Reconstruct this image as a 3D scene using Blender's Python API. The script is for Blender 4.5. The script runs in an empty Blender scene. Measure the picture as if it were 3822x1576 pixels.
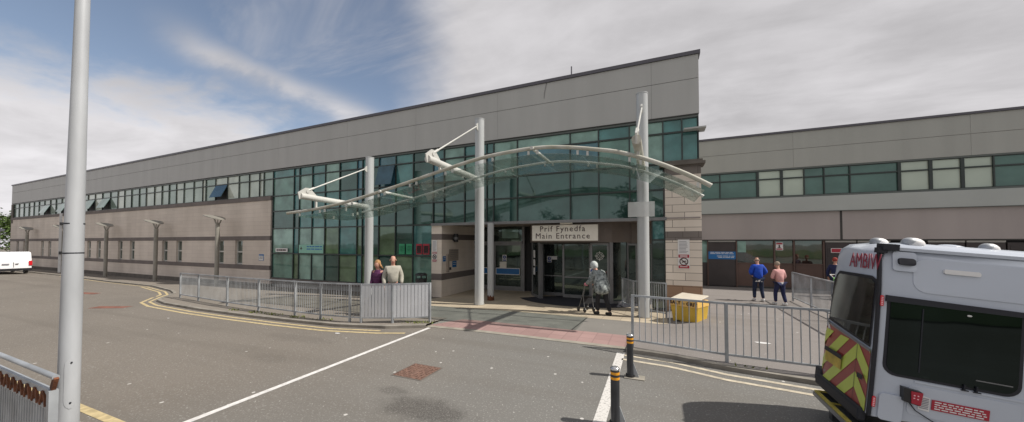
import bpy, bmesh, math, random
from mathutils import Vector, Matrix
rnd = random.Random(7)
scene = bpy.context.scene
COL = scene.collection
PI = math.pi

# ------------------------------------------------------------------ materials
def mat(name, col, rough=.6, metal=0., var=0., vscale=3., bump=0., bscale=40., col2=None, spec=.5, stretch=(1, 1, 1), detail=4):
    m = bpy.data.materials.new(name); m.use_nodes = True
    nt = m.node_tree; N = nt.nodes; L = nt.links
    b = N['Principled BSDF']
    b.inputs['Base Color'].default_value = (*col, 1)
    b.inputs['Roughness'].default_value = rough
    b.inputs['Metallic'].default_value = metal
    b.inputs['Specular IOR Level'].default_value = spec
    if var or col2 or bump:
        tc = N.new('ShaderNodeTexCoord')
        mp = N.new('ShaderNodeMapping'); mp.inputs['Scale'].default_value = stretch
        L.new(tc.outputs['Object'], mp.inputs['Vector'])
    if var or col2:
        n = N.new('ShaderNodeTexNoise'); n.inputs['Scale'].default_value = vscale; n.inputs['Detail'].default_value = detail
        L.new(mp.outputs[0], n.inputs['Vector'])
        r = N.new('ShaderNodeValToRGB')
        r.color_ramp.elements[0].position = .32; r.color_ramp.elements[1].position = .68
        c2 = col2 or tuple(c * (1 + var) for c in col)
        c1 = tuple(c * (1 - var) for c in col) if not col2 else col
        r.color_ramp.elements[0].color = (*c1, 1); r.color_ramp.elements[1].color = (*c2, 1)
        L.new(n.outputs['Fac'], r.inputs[0]); L.new(r.outputs[0], b.inputs['Base Color'])
    if bump:
        n2 = N.new('ShaderNodeTexNoise'); n2.inputs['Scale'].default_value = bscale; n2.inputs['Detail'].default_value = 3
        L.new(mp.outputs[0], n2.inputs['Vector'])
        bp = N.new('ShaderNodeBump'); bp.inputs['Strength'].default_value = bump; bp.inputs['Distance'].default_value = .01
        L.new(n2.outputs['Fac'], bp.inputs['Height']); L.new(bp.outputs[0], b.inputs['Normal'])
    return m

def ground_mat(name, ca, cb, speck=(.62, .6, .57), speck_amt=.004, fine=.25, stain=None, big=.22, gum=.0):
    """worn asphalt / paving: large patches, fine aggregate and pale specks"""
    m = bpy.data.materials.new(name); m.use_nodes = True
    nt = m.node_tree; N = nt.nodes; L = nt.links; b = N['Principled BSDF']
    b.inputs['Roughness'].default_value = .9; b.inputs['Specular IOR Level'].default_value = .25
    tc = N.new('ShaderNodeTexCoord')
    def noise(sc, det=4, rough=.55):
        n = N.new('ShaderNodeTexNoise'); n.inputs['Scale'].default_value = sc; n.inputs['Detail'].default_value = det
        n.inputs['Roughness'].default_value = rough
        L.new(tc.outputs['Object'], n.inputs['Vector']); return n.outputs['Fac']
    def mth(op, a, bb=None, c=None):
        n = N.new('ShaderNodeMath'); n.operation = op
        for i, v in enumerate((a, bb, c)):
            if v is None: continue
            if isinstance(v, (int, float)): n.inputs[i].default_value = v
            else: L.new(v, n.inputs[i])
        return n.outputs[0]
    def mix(f, a, c, mode='MIX'):
        n = N.new('ShaderNodeMix'); n.data_type = 'RGBA'; n.blend_type = mode
        if isinstance(f, (int, float)): n.inputs[0].default_value = f
        else: L.new(f, n.inputs[0])
        for i, v in ((6, a), (7, c)):
            if isinstance(v, tuple): n.inputs[i].default_value = (*v, 1)
            else: L.new(v, n.inputs[i])
        return n.outputs[2]
    def ramp(v, a, c):
        n = N.new('ShaderNodeMapRange'); n.interpolation_type = 'SMOOTHSTEP'
        L.new(v, n.inputs[0]); n.inputs[1].default_value = a; n.inputs[2].default_value = c
        return n.outputs[0]
    sep = N.new('ShaderNodeSeparateXYZ'); L.new(tc.outputs['Object'], sep.inputs[0])
    side = ramp(mth('ADD', sep.outputs[0], mth('MULTIPLY', mth('SUBTRACT', noise(.25), .5), 6)), -9, -2)
    col = mix(side, ca, cb)
    col = mix(mth('MULTIPLY', ramp(noise(big, 6, .6), .42, .68), .35), col, tuple(c * .72 for c in ca))
    g1 = ramp(noise(70, 2), .36, .66)
    col = mix(mth('MULTIPLY', g1, fine), col, tuple(c * .5 for c in cb))
    col = mix(mth('MULTIPLY', ramp(noise(34, 2), .56, .7), fine * 1.5), col, tuple(min(1, c * 2.1) for c in cb))
    col = mix(mth('MULTIPLY', ramp(noise(17, 3, .7), .55, .75), fine * .9), col, tuple(c * .55 for c in cb))
    v = N.new('ShaderNodeTexVoronoi'); v.inputs['Scale'].default_value = 1.9
    L.new(tc.outputs['Object'], v.inputs['Vector'])
    sp = mth('LESS_THAN', v.outputs['Distance'], .055 + gum)
    sepc = N.new('ShaderNodeSeparateColor'); L.new(v.outputs['Color'], sepc.inputs[0])
    sp = mth('MULTIPLY', sp, mth('GREATER_THAN', sepc.outputs[0], .3))
    col = mix(mth('MULTIPLY', sp, .8), col, speck)
    v2 = N.new('ShaderNodeTexVoronoi'); v2.inputs['Scale'].default_value = 7.
    L.new(tc.outputs['Object'], v2.inputs['Vector'])
    sepd = N.new('ShaderNodeSeparateColor'); L.new(v2.outputs['Color'], sepd.inputs[0])
    sp2 = mth('MULTIPLY', mth('LESS_THAN', v2.outputs['Distance'], .07), mth('GREATER_THAN', sepd.outputs[1], .55))
    col = mix(mth('MULTIPLY', sp2, .7), col, speck)
    for (sx, sy, rx, ry, amt) in (stain or []):
        dx = mth('DIVIDE', mth('SUBTRACT', sep.outputs[0], sx), rx); dy = mth('DIVIDE', mth('SUBTRACT', sep.outputs[1], sy), ry)
        d = mth('SQRT', mth('ADD', mth('MULTIPLY', dx, dx), mth('MULTIPLY', dy, dy)))
        d = mth('ADD', d, mth('MULTIPLY', mth('SUBTRACT', noise(2.6, 8, .72), .5), 1.3))
        f = mth('SUBTRACT', 1., ramp(d, .45, 1.05))
        f = mth('MULTIPLY', f, mth('MULTIPLY', ramp(noise(55, 4, .7), .3, .6), amt))
        col = mix(f, col, (.035, .03, .028))
    # faint tyre tracks / seams running along the drive
    mpt = N.new('ShaderNodeMapping'); mpt.inputs['Scale'].default_value = (.06, 1.5, 1); mpt.inputs['Rotation'].default_value = (0, 0, -.12); L.new(tc.outputs['Object'], mpt.inputs[0])
    nt_ = N.new('ShaderNodeTexNoise'); nt_.inputs['Scale'].default_value = 1.; nt_.inputs['Detail'].default_value = 5; L.new(mpt.outputs[0], nt_.inputs['Vector'])
    tr = mth('MULTIPLY', ramp(nt_.outputs['Fac'], .5, .72), .3)
    col = mix(tr, col, tuple(c * .6 for c in ca))
    L.new(col, b.inputs['Base Color'])
    bp = N.new('ShaderNodeBump'); bp.inputs['Strength'].default_value = .35; bp.inputs['Distance'].default_value = .006
    L.new(noise(90, 2), bp.inputs['Height']); L.new(bp.outputs[0], b.inputs['Normal'])
    return m

def glass_mat(name, col, rough=.03, ior=1.85, var=.38):
    col = tuple(c * .88 for c in col)
    m = mat(name, col, rough, spec=.5, var=var, vscale=1.1, detail=6)  # noise mottling in the pane colour stands in for varied reflections
    b = m.node_tree.nodes['Principled BSDF']; b.inputs['IOR'].default_value = ior; b.inputs['Specular Tint'].default_value = (.72, .95, .88, 1)
    nt = m.node_tree; N = nt.nodes; L = nt.links
    tc = N.new('ShaderNodeTexCoord'); n = N.new('ShaderNodeTexNoise'); n.inputs['Scale'].default_value = .9
    L.new(tc.outputs['Object'], n.inputs['Vector'])
    bp = N.new('ShaderNodeBump'); bp.inputs['Strength'].default_value = .12; bp.inputs['Distance'].default_value = .03
    L.new(n.outputs['Fac'], bp.inputs['Height']); L.new(bp.outputs[0], b.inputs['Normal'])
    return m

def clear_mat(name, tint=(.72, .84, .8), fac=.1):
    m = bpy.data.materials.new(name); m.use_nodes = True
    nt = m.node_tree; N = nt.nodes; L = nt.links
    N.remove(N['Principled BSDF']); out = N['Material Output']
    t = N.new('ShaderNodeBsdfTransparent'); t.inputs[0].default_value = (*tint, 1)
    gl = N.new('ShaderNodeBsdfGlossy'); gl.inputs['Roughness'].default_value = .04; gl.inputs[0].default_value = (.8, .88, .86, 1)
    df = N.new('ShaderNodeBsdfDiffuse'); df.inputs[0].default_value = (.3, .36, .34, 1)
    lw = N.new('ShaderNodeLayerWeight'); lw.inputs[0].default_value = .5
    pw = N.new('ShaderNodeMath'); pw.operation = 'POWER'; L.new(lw.outputs['Facing'], pw.inputs[0]); pw.inputs[1].default_value = 4.5
    fr = N.new('ShaderNodeMath'); fr.operation = 'MULTIPLY_ADD'; L.new(pw.outputs[0], fr.inputs[0]); fr.inputs[1].default_value = .5; fr.inputs[2].default_value = .06
    m1 = N.new('ShaderNodeMixShader'); L.new(fr.outputs[0], m1.inputs[0]); L.new(t.outputs[0], m1.inputs[1]); L.new(gl.outputs[0], m1.inputs[2])
    tc = N.new('ShaderNodeTexCoord'); n = N.new('ShaderNodeTexNoise'); n.inputs['Scale'].default_value = 2.5; n.inputs['Detail'].default_value = 6
    L.new(tc.outputs['Object'], n.inputs['Vector'])
    mr = N.new('ShaderNodeMapRange'); L.new(n.outputs['Fac'], mr.inputs[0]); mr.inputs[1].default_value = .4; mr.inputs[2].default_value = .8
    mr.inputs[3].default_value = fac * .6; mr.inputs[4].default_value = fac * 2.2
    m2 = N.new('ShaderNodeMixShader'); L.new(mr.outputs[0], m2.inputs[0]); L.new(m1.outputs[0], m2.inputs[1]); L.new(df.outputs[0], m2.inputs[2])
    L.new(m2.outputs[0], out.inputs[0])
    return m

def brick_mat(name, col, mortar, w, h, var=.12, ms=.008, offset=.5, axis='xz', squash=1.):
    m = bpy.data.materials.new(name); m.use_nodes = True
    nt = m.node_tree; N = nt.nodes; L = nt.links; b = N['Principled BSDF']; b.inputs['Roughness'].default_value = .85
    tc = N.new('ShaderNodeTexCoord'); sep = N.new('ShaderNodeSeparateXYZ'); L.new(tc.outputs['Object'], sep.inputs[0])
    cb = N.new('ShaderNodeCombineXYZ')
    i0 = {'x': 0, 'y': 1, 'z': 2}
    if axis == 'xyz':
        ad = N.new('ShaderNodeMath'); L.new(sep.outputs[0], ad.inputs[0]); L.new(sep.outputs[1], ad.inputs[1]); L.new(ad.outputs[0], cb.inputs[0]); L.new(sep.outputs[2], cb.inputs[1])
    else:
        L.new(sep.outputs[i0[axis[0]]], cb.inputs[0]); L.new(sep.outputs[i0[axis[1]]], cb.inputs[1])
    br = N.new('ShaderNodeTexBrick'); L.new(cb.outputs[0], br.inputs['Vector'])
    br.inputs['Scale'].default_value = 1; br.inputs['Brick Width'].default_value = w; br.inputs['Row Height'].default_value = h
    br.inputs['Mortar Size'].default_value = ms; br.offset = offset
    br.inputs['Color1'].default_value = (*[c * (1 - var) for c in col], 1); br.inputs['Color2'].default_value = (*[c * (1 + var) for c in col], 1)
    br.inputs['Mortar'].default_value = (*mortar, 1)
    n = N.new('ShaderNodeTexNoise'); n.inputs['Scale'].default_value = .6; n.inputs['Detail'].default_value = 6
    mp = N.new('ShaderNodeMapping'); mp.inputs['Scale'].default_value = (1, 1, .35); L.new(tc.outputs['Object'], mp.inputs[0]); L.new(mp.outputs[0], n.inputs['Vector'])
    mx = N.new('ShaderNodeMix'); mx.data_type = 'RGBA'; mx.blend_type = 'MULTIPLY'; mx.inputs[0].default_value = .4
    L.new(br.outputs[0], mx.inputs[6])
    rp = N.new('ShaderNodeValToRGB'); rp.color_ramp.elements[0].color = (.62, .6, .58, 1); rp.color_ramp.elements[1].color = (1.1, 1.1, 1.1, 1)
    rp.color_ramp.elements[0].position = .3; rp.color_ramp.elements[1].position = .65
    L.new(n.outputs['Fac'], rp.inputs[0]); L.new(rp.outputs[0], mx.inputs[7]); L.new(mx.outputs[2], b.inputs['Base Color'])
    bp = N.new('ShaderNodeBump'); bp.inputs['Strength'].default_value = .3; bp.inputs['Distance'].default_value = .01; bp.invert = True
    L.new(br.outputs['Fac'], bp.inputs['Height']); L.new(bp.outputs[0], b.inputs['Normal'])
    return m

M = {}
STAINS = [(-3.4, 4.35, 1.0, .42, .62), (-4.3, 4.7, .4, .2, .4), (-8.2, 5.0, .8, .3, .2), (-1.0, 4.2, .8, .4, .2), (-9.2, 6.4, 1.6, .35, .18)]
M['asphalt'] = ground_mat('asphalt', (.205, .18, .153), (.19, .184, .172), stain=STAINS, fine=.34)
M['paving'] = ground_mat('pavement_asphalt', (.235, .207, .175), (.235, .215, .205), fine=.2)
M['path'] = ground_mat('path_grey', (.225, .22, .2), (.225, .22, .2), fine=.14, big=.4)
M['pathr'] = ground_mat('path_grey_worn', (.22, .207, .19), (.22, .207, .19), fine=.15, big=.4)
M['slab'] = brick_mat('entrance_slabs', (.46, .39, .29), (.34, .28, .21), .62, .6, var=.06, ms=.012, axis='xy', offset=0)
M['tactile'] = brick_mat('red_tactile', (.34, .22, .205), (.28, .18, .17), .4, .4, var=.09, ms=.014, axis='xy', offset=0)
M['kerb'] = mat('kerb_stone', (.24, .22, .19), .9, var=.25, vscale=2.2, bump=.3)
M['concrete'] = mat('pale_concrete', (.3, .275, .23), .9, var=.2, vscale=2.5, bump=.3)
M['white_paint'] = mat('road_white', (.66, .64, .62), .8, var=.16, vscale=14, col2=None, detail=6)
M['white_worn'] = mat('road_white_worn', (.62, .6, .57), .8, col2=(.2, .19, .18), vscale=26, detail=6)
M['white_worn'].node_tree.nodes['Color Ramp'].color_ramp.elements[0].position = .52
M['white_worn'].node_tree.nodes['Color Ramp'].color_ramp.elements[1].position = .74
M['yellow_paint'] = mat('road_yellow_faded', (.5, .4, .22), .85, var=.22, vscale=9, detail=6)
M['cream_paint'] = mat('road_cream_faded', (.5, .44, .34), .85, var=.22, vscale=9, detail=6)
M['grass'] = mat('lawn', (.05, .09, .025), .95, var=.4, vscale=2, bump=.5)
M['earth'] = mat('earth', (.09, .075, .05), .95, var=.4, vscale=3, bump=.5)
M['weed'] = mat('weeds', (.12, .14, .03), .8, var=.4, vscale=8)
M['leafa'] = mat('leaf_dark', (.035, .065, .02), .7, var=.4, vscale=4)
M['leafb'] = mat('leaf_light', (.08, .13, .03), .7, var=.4, vscale=4)
M['bark'] = mat('bark', (.1, .075, .05), .9, var=.3, vscale=6, bump=.6)
M['cladding'] = mat('fascia_cladding', (.418, .415, .400), .5, var=.05, vscale=.5, stretch=(2.6, 1, .25), bump=.08, bscale=1.2)
M['cladding2'] = mat('fascia_cladding_wing', (.362, .365, .335), .5, var=.05, vscale=.5, stretch=(2.6, 1, .25))
M['cladblue'] = mat('ledge_cladding', (.39, .41, .39), .5, var=.05, vscale=.5)
M['cladrose'] = mat('rose_cladding', (.36, .32, .305), .6, var=.07, vscale=.45, stretch=(1.6, 1, .3))
M['seam'] = mat('dark_seam', (.05, .048, .045), .8)
M['seamsoft'] = mat('soft_seam', (.2, .19, .17), .7)
M['coping'] = mat('coping_metal', (.10, .095, .11), .4, .3)
M['frame'] = mat('window_frame', (.035, .045, .042), .4, .2)
M['framegrey'] = mat('grey_frame', (.21, .21, .215), .4, .3, var=.1)
M['frameteal'] = mat('sill_flashing', (.11, .125, .115), .4, .2)
M['stone'] = brick_mat('wall_stone', (.67, .595, .525), (.5, .44, .39), 1.6, .3, var=.035, ms=.006, offset=.5)
M['stone_band'] = mat('wall_band', (.17, .145, .135), .8, var=.12, vscale=1.4)
M['plinth'] = mat('plinth', (.13, .115, .1), .9, var=.2, vscale=2)
M['pillar'] = brick_mat('pillar_stone', (.76, .68, .59), (.16, .13, .11), 1.05, .3, var=.09, ms=.009, axis='xyz', offset=.42)
M['pillar_band'] = brick_mat('pillar_band', (.2, .175, .16), (.09, .08, .07), .55, .4, var=.1, ms=.008, axis='xyz')
M['pillar_base'] = brick_mat('pillar_base', (.36, .235, .155), (.16, .1, .07), .62, .42, var=.14, ms=.009, axis='xyz')
M['recess_wall'] = brick_mat('recess_wall', (.78, .70, .61), (.66, .58, .5), .9, .3, var=.03, ms=.005, axis='xyz')
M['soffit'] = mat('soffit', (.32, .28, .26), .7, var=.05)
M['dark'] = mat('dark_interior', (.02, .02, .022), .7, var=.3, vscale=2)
M['bronze'] = mat('bronze_panel', (.16, .13, .11), .45, .1, var=.08, vscale=1.5)
M['doorbrown'] = mat('brown_door', (.1, .058, .045), .5, var=.15, vscale=1.2)
M['doorbrown2'] = mat('dark_brown_door', (.045, .036, .035), .5, var=.15, vscale=1.5)
M['mat'] = mat('door_mat', (.022, .022, .03), .9, var=.2, vscale=30)
GL = [glass_mat('glass_%s' % n, c) for n, c in (('deep', (.03, .072, .064)), ('teal', (.065, .185, .185)), ('green', (.12, .23, .19)), ('pale', (.23, .36, .31)), ('blue', (.06, .16, .22)), ('olive', (.12, .18, .10)))]  # base colours lifted for interior light; greens stand in for mirrored greenery
GP = [glass_mat('strip_%s' % n, c, var=.15) for n, c in (('one', (.4, .47, .41)), ('two', (.5, .55, .48)), ('three', (.6, .64, .56)), ('four', (.28, .36, .31)))]
M['blind'] = glass_mat('glass_blind', (.5, .545, .455), var=.05)
M['wing_glass'] = glass_mat('wing_glass', (.06, .12, .10), var=.2)
M['doorglass'] = glass_mat('door_glass', (.03, .036, .036), ior=1.8, var=.8)
M['brownglass'] = glass_mat('brown_glass', (.06, .035, .03), ior=2.3, var=.6)  # reddish base stands in for the mirrored ambulance
M['blueglass'] = glass_mat('sash_blue', (.035, .08, .12), ior=1.7)
M['canopy_glass'] = clear_mat('canopy_glass', (.925, .955, .94), .15)
M['acrylic'] = clear_mat('acrylic', (.9, .9, .9), .2)
for n_ in M['acrylic'].node_tree.nodes:
    if n_.bl_idname == 'ShaderNodeMapRange': n_.inputs[3].default_value = .42; n_.inputs[4].default_value = .46
    if n_.bl_idname == 'ShaderNodeBsdfDiffuse': n_.inputs[0].default_value = (.92, .92, .92, 1)
M['cream_steel'] = mat('cream_steel', (.53, .525, .495), .4, .05, var=.1, vscale=1.2, stretch=(1, 1, .3))
M['cream_dirty'] = mat('cream_steel_algae', (.38, .365, .29), .6, col2=(.53, .52, .475), vscale=2.2, detail=6)
M['steelcol'] = mat('column_paint', (.46, .475, .48), .28, .05, var=.06, vscale=1.1, stretch=(2, 2, .25))
M['rust'] = mat('rust', (.14, .05, .022), .9, var=.5, vscale=12, bump=.5)
M['galv'] = mat('galvanised', (.36, .38, .4), .5, .3, var=.28, vscale=2.2, detail=7)
M['galvd'] = mat('galvanised_panel', (.52, .535, .56), .5, .1, var=.08, vscale=1.2)
M['post'] = mat('lamp_post_grey', (.43, .445, .465), .5, .1, var=.16, vscale=1.6, stretch=(2, 2, .5), detail=6)
M['lampgrey'] = mat('street_lamp_metal', (.3, .285, .25), .5, .2, var=.15, vscale=2)
M['black'] = mat('black_plastic', (.018, .018, .02), .4)
M['bollard'] = mat('bollard_black', (.035, .037, .042), .38, var=.3, vscale=3)
M['chrome'] = mat('bollard_cap', (.55, .55, .55), .25, .8)
M['amber'] = mat('amber_tape', (.75, .33, .02), .5, var=.1)
M['white'] = mat('white_board', (.72, .71, .7), .5)
M['offwhite'] = mat('off_white_board', (.8, .76, .68), .55, var=.04)
M['red'] = mat('red_ink', (.38, .02, .04), .5)
M['bluesign'] = mat('blue_sign', (.01, .14, .38), .45)
M['mandatory'] = mat('blue_roundel', (.01, .05, .25), .45)
M['greenpaper'] = mat('green_poster', (.03, .3, .14), .5)
M['greenlight'] = mat('green_poster_pale', (.25, .5, .4), .6)
M['ink'] = mat('ink', (.05, .02, .02), .6)
M['grey_ink'] = mat('grey_ink', (.25, .25, .28), .6)
M['binyellow'] = mat('grit_bin_yellow', (.56, .36, .04), .45, var=.1, vscale=3)
M['binlight'] = mat('grit_bin_upper', (.72, .45, .12), .45, var=.08, vscale=3)
M['binlid'] = mat('grit_bin_lid', (.62, .56, .46), .5, var=.08, vscale=3)
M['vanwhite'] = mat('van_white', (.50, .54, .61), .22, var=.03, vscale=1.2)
M['vanfar'] = mat('far_van_white', (.8, .8, .82), .3)
M['vanglass'] = glass_mat('van_glass', (.006, .007, .008), ior=1.45, var=.8)
M['vanglass2'] = glass_mat('van_rear_glass', (.07, .055, .045), ior=1.6, var=.7)
M['rubber'] = mat('rubber', (.012, .013, .02), .6)
M['chev_red'] = mat('chevron_red', (.3, .045, .04), .35, var=.1)
M['chev_yel'] = mat('chevron_yellow', (.5, .58, .09), .35, var=.06)
M['textred'] = mat('lettering_red', (.3, .03, .06), .4)
M['led'] = mat('led_red', (.6, .01, .02), .3)
M['leddot'] = mat('led_lens', (.9, .5, .55), .3)
M['plateyel'] = mat('number_plate', (.5, .36, .05), .5, var=.3, vscale=6)
M['manhole'] = mat('manhole_iron', (.12, .07, .052), .8, col2=(.24, .14, .105), vscale=22, bump=.8, bscale=60)
M['skin'] = mat('skin', (.5, .27, .2), .6)
def cloth(n, c, **k):
    k.setdefault('var', .15); k.setdefault('vscale', 7)
    M[n] = mat(n, c, .9, bump=1., bscale=11, **k)
cloth('purple', (.1, .025, .085), var=.3, vscale=2, stretch=(1, 1, 14)); cloth('cream_knit', (.42, .4, .34), var=.1, vscale=5)
cloth('grey_knit', (.17, .17, .145)); cloth('blue_jacket', (.01, .06, .42), var=.3, vscale=5); cloth('denim', (.015, .025, .06), var=.4, vscale=6)
cloth('pink_top', (.6, .32, .31), var=.06, vscale=4); cloth('coat', (.07, .082, .088), col2=(.44, .48, .47), vscale=11); cloth('black_cloth', (.015, .015, .018))
cloth('shoe', (.02, .02, .02)); cloth('shoe_white', (.6, .6, .6)); cloth('hair_blond', (.4, .22, .1), var=.4, vscale=14); cloth('hair_red', (.28, .04, .03))
cloth('hair_grey', (.3, .24, .19)); cloth('pink_glove', (.6, .2, .25)); cloth('navy', (.015, .02, .07)); cloth('lime', (.2, .45, .15)); cloth('white_hood', (.5, .53, .52), var=.3, vscale=20)
M['windowpale'] = glass_mat('small_window_glass', (.10, .115, .10), var=.35)
M['reveal'] = mat('window_reveal', (.2, .17, .15), .8)
M['pvc'] = mat('pvc', (.5, .5, .47), .5)

# ------------------------------------------------------------------ mesh builder
class MB:
    def __init__(s): s.v = []; s.f = []; s.m = []; s.sm = []
    def add(s, vs, fs, m=0, smooth=False):
        o = len(s.v); s.v += [tuple(p) for p in vs]
        for f in fs: s.f.append([i + o for i in f]); s.m.append(m); s.sm.append(smooth)
        return s
    def box(s, x0, y0, z0, x1, y1, z1, m=0):
        x0, x1 = sorted((x0, x1)); y0, y1 = sorted((y0, y1)); z0, z1 = sorted((z0, z1))
        vs = [(x0, y0, z0), (x1, y0, z0), (x1, y1, z0), (x0, y1, z0), (x0, y0, z1), (x1, y0, z1), (x1, y1, z1), (x0, y1, z1)]
        return s.add(vs, [(0, 3, 2, 1), (4, 5, 6, 7), (0, 1, 5, 4), (1, 2, 6, 5), (2, 3, 7, 6), (3, 0, 4, 7)], m)
    def bar(s, a, b, w, h, m=0, up=(0, 0, 1)):
        a = Vector(a); b = Vector(b); d = (b - a).normalized(); u = Vector(up)
        if abs(d.dot(u)) > .98: u = Vector((0, 1, 0))
        r = d.cross(u).normalized(); u = r.cross(d).normalized(); r *= w / 2; u *= h / 2
        vs = [a - r - u, a + r - u, a + r + u, a - r + u, b - r - u, b + r - u, b + r + u, b - r + u]
        return s.add(vs, [(0, 3, 2, 1), (4, 5, 6, 7), (0, 1, 5, 4), (1, 2, 6, 5), (2, 3, 7, 6), (3, 0, 4, 7)][::1], m)
    def tube(s, path, r, n=12, m=0, caps=True):
        P = [Vector(p) for p in path]; k = len(P)
        rs = r if isinstance(r, (list, tuple)) else [r] * k
        vs = []; prev = None
        for i, p in enumerate(P):
            d = (P[min(i + 1, k - 1)] - P[max(i - 1, 0)]).normalized()
            if prev is None:
                u = Vector((0, 0, 1)) if abs(d.z) < .9 else Vector((1, 0, 0))
                a = d.cross(u).normalized()
            else: a = (prev - d * prev.dot(d)).normalized()
            prev = a; b = d.cross(a)
            for j in range(n):
                t = 2 * PI * j / n; vs.append(p + (a * math.cos(t) + b * math.sin(t)) * rs[i])
        fs = [(i * n + j, i * n + (j + 1) % n, (i + 1) * n + (j + 1) % n, (i + 1) * n + j) for i in range(k - 1) for j in range(n)]
        s.add(vs, fs, m, True)
        if caps:
            s.add(vs[:n], [tuple(range(n))[::-1]], m); s.add(vs[-n:], [tuple(range(n))], m)
        return s
    def prism(s, poly, lo, hi, axis='y', m=0, smooth=False):
        """poly of 2-d points; extruded along axis: y -> poly is (x,z); x -> (y,z); z -> (x,y)"""
        def mk(p, t): return {'y': (p[0], t, p[1]), 'x': (t, p[0], p[1]), 'z': (p[0], p[1], t)}[axis]
        n = len(poly); vs = [mk(p, lo) for p in poly] + [mk(p, hi) for p in poly]
        s.add(vs, [tuple(range(n)), tuple(range(2 * n - 1, n - 1, -1))], m)
        s.add(vs, [(i, i + n, (i + 1) % n + n, (i + 1) % n) for i in range(n)], m, smooth)
        return s
    def ellip(s, c, r, m=0, nu=14, nv=9):
        vs = []; fs = []
        for i in range(nv + 1):
            ph = PI * i / nv
            for j in range(nu):
                th = 2 * PI * j / nu
                vs.append((c[0] + r[0] * math.sin(ph) * math.cos(th), c[1] + r[1] * math.sin(ph) * math.sin(th), c[2] + r[2] * math.cos(ph)))
        fs = [(i * nu + j, (i + 1) * nu + j, (i + 1) * nu + (j + 1) % nu, i * nu + (j + 1) % nu) for i in range(nv) for j in range(nu)]
        return s.add(vs, fs, m, True)
    def build(s, name, mats, parent=None, bevel=0):
        o = Vector((0, 0, 0)); p = parent
        while p is not None: o += p.location; p = p.parent
        me = bpy.data.meshes.new(name)
        me.from_pydata([tuple(Vector(v) - o) for v in s.v], [], s.f)
        if not isinstance(mats, (list, tuple)): mats = [mats]
        for m in mats: me.materials.append(M[m] if isinstance(m, str) else m)
        me.polygons.foreach_set('material_index', s.m); me.polygons.foreach_set('use_smooth', s.sm)
        bm = bmesh.new(); bm.from_mesh(me)
        bmesh.ops.recalc_face_normals(bm, faces=bm.faces)
        bm.to_mesh(me); bm.free(); me.validate(); me.update()
        ob = bpy.data.objects.new(name, me); COL.objects.link(ob); ob.parent = parent
        if bevel:
            md = ob.modifiers.new('bevel', 'BEVEL'); md.width = bevel; md.segments = 2; md.limit_method = 'ANGLE'
        return ob

def tag(o, label=None, cat=None, group=None, kind=None):
    if label: o['label'] = label
    if cat: o['category'] = cat
    if group: o['group'] = group
    if kind: o['kind'] = kind
    return o
def thing(name, label, cat, loc=(0, 0, 0), group=None):
    o = bpy.data.objects.new(name, None); COL.objects.link(o); o.location = loc; o.empty_display_size = .1
    return tag(o, label, cat, group)
def copy_tree(o, parent=None):
    c = o.copy(); COL.objects.link(c); c.parent = parent
    for ch in list(o.children): copy_tree(ch, c)
    return c
def text_mesh(txt, size, depth=.004, bold=.0, spacing=1.0):
    cu = bpy.data.curves.new('t', 'FONT'); cu.body = txt; cu.size = size; cu.extrude = depth; cu.offset = bold; cu.resolution_u = 2
    cu.align_x = 'CENTER'; cu.align_y = 'CENTER'; cu.space_character = spacing
    ob = bpy.data.objects.new('t', cu); COL.objects.link(ob)
    dg = bpy.context.evaluated_depsgraph_get(); me = bpy.data.meshes.new_from_object(ob.evaluated_get(dg))
    bpy.data.objects.remove(ob); return me
def lettering(txt, size, loc, rot, m, parent, bold=0., spacing=1., sx=1., shear=0, name='lettering'):
    me = text_mesh(txt, size, bold=bold, spacing=spacing); me.name = name
    mx = Matrix.Translation(loc) @ rot.to_matrix().to_4x4() @ Matrix.Diagonal((sx, 1, 1, 1))
    me.transform(mx)
    o = Vector((0, 0, 0)); p = parent
    while p is not None: o += p.location; p = p.parent
    me.transform(Matrix.Translation(-o)); me.materials.clear(); me.materials.append(M[m])
    ob = bpy.data.objects.new(name, me); COL.objects.link(ob); ob.parent = parent; return ob
from mathutils import Euler
FRONT = Euler((PI / 2, 0, 0))       # text facing -y
REAR = Euler((PI / 2, 0, -PI / 2))  # text facing -x

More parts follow.
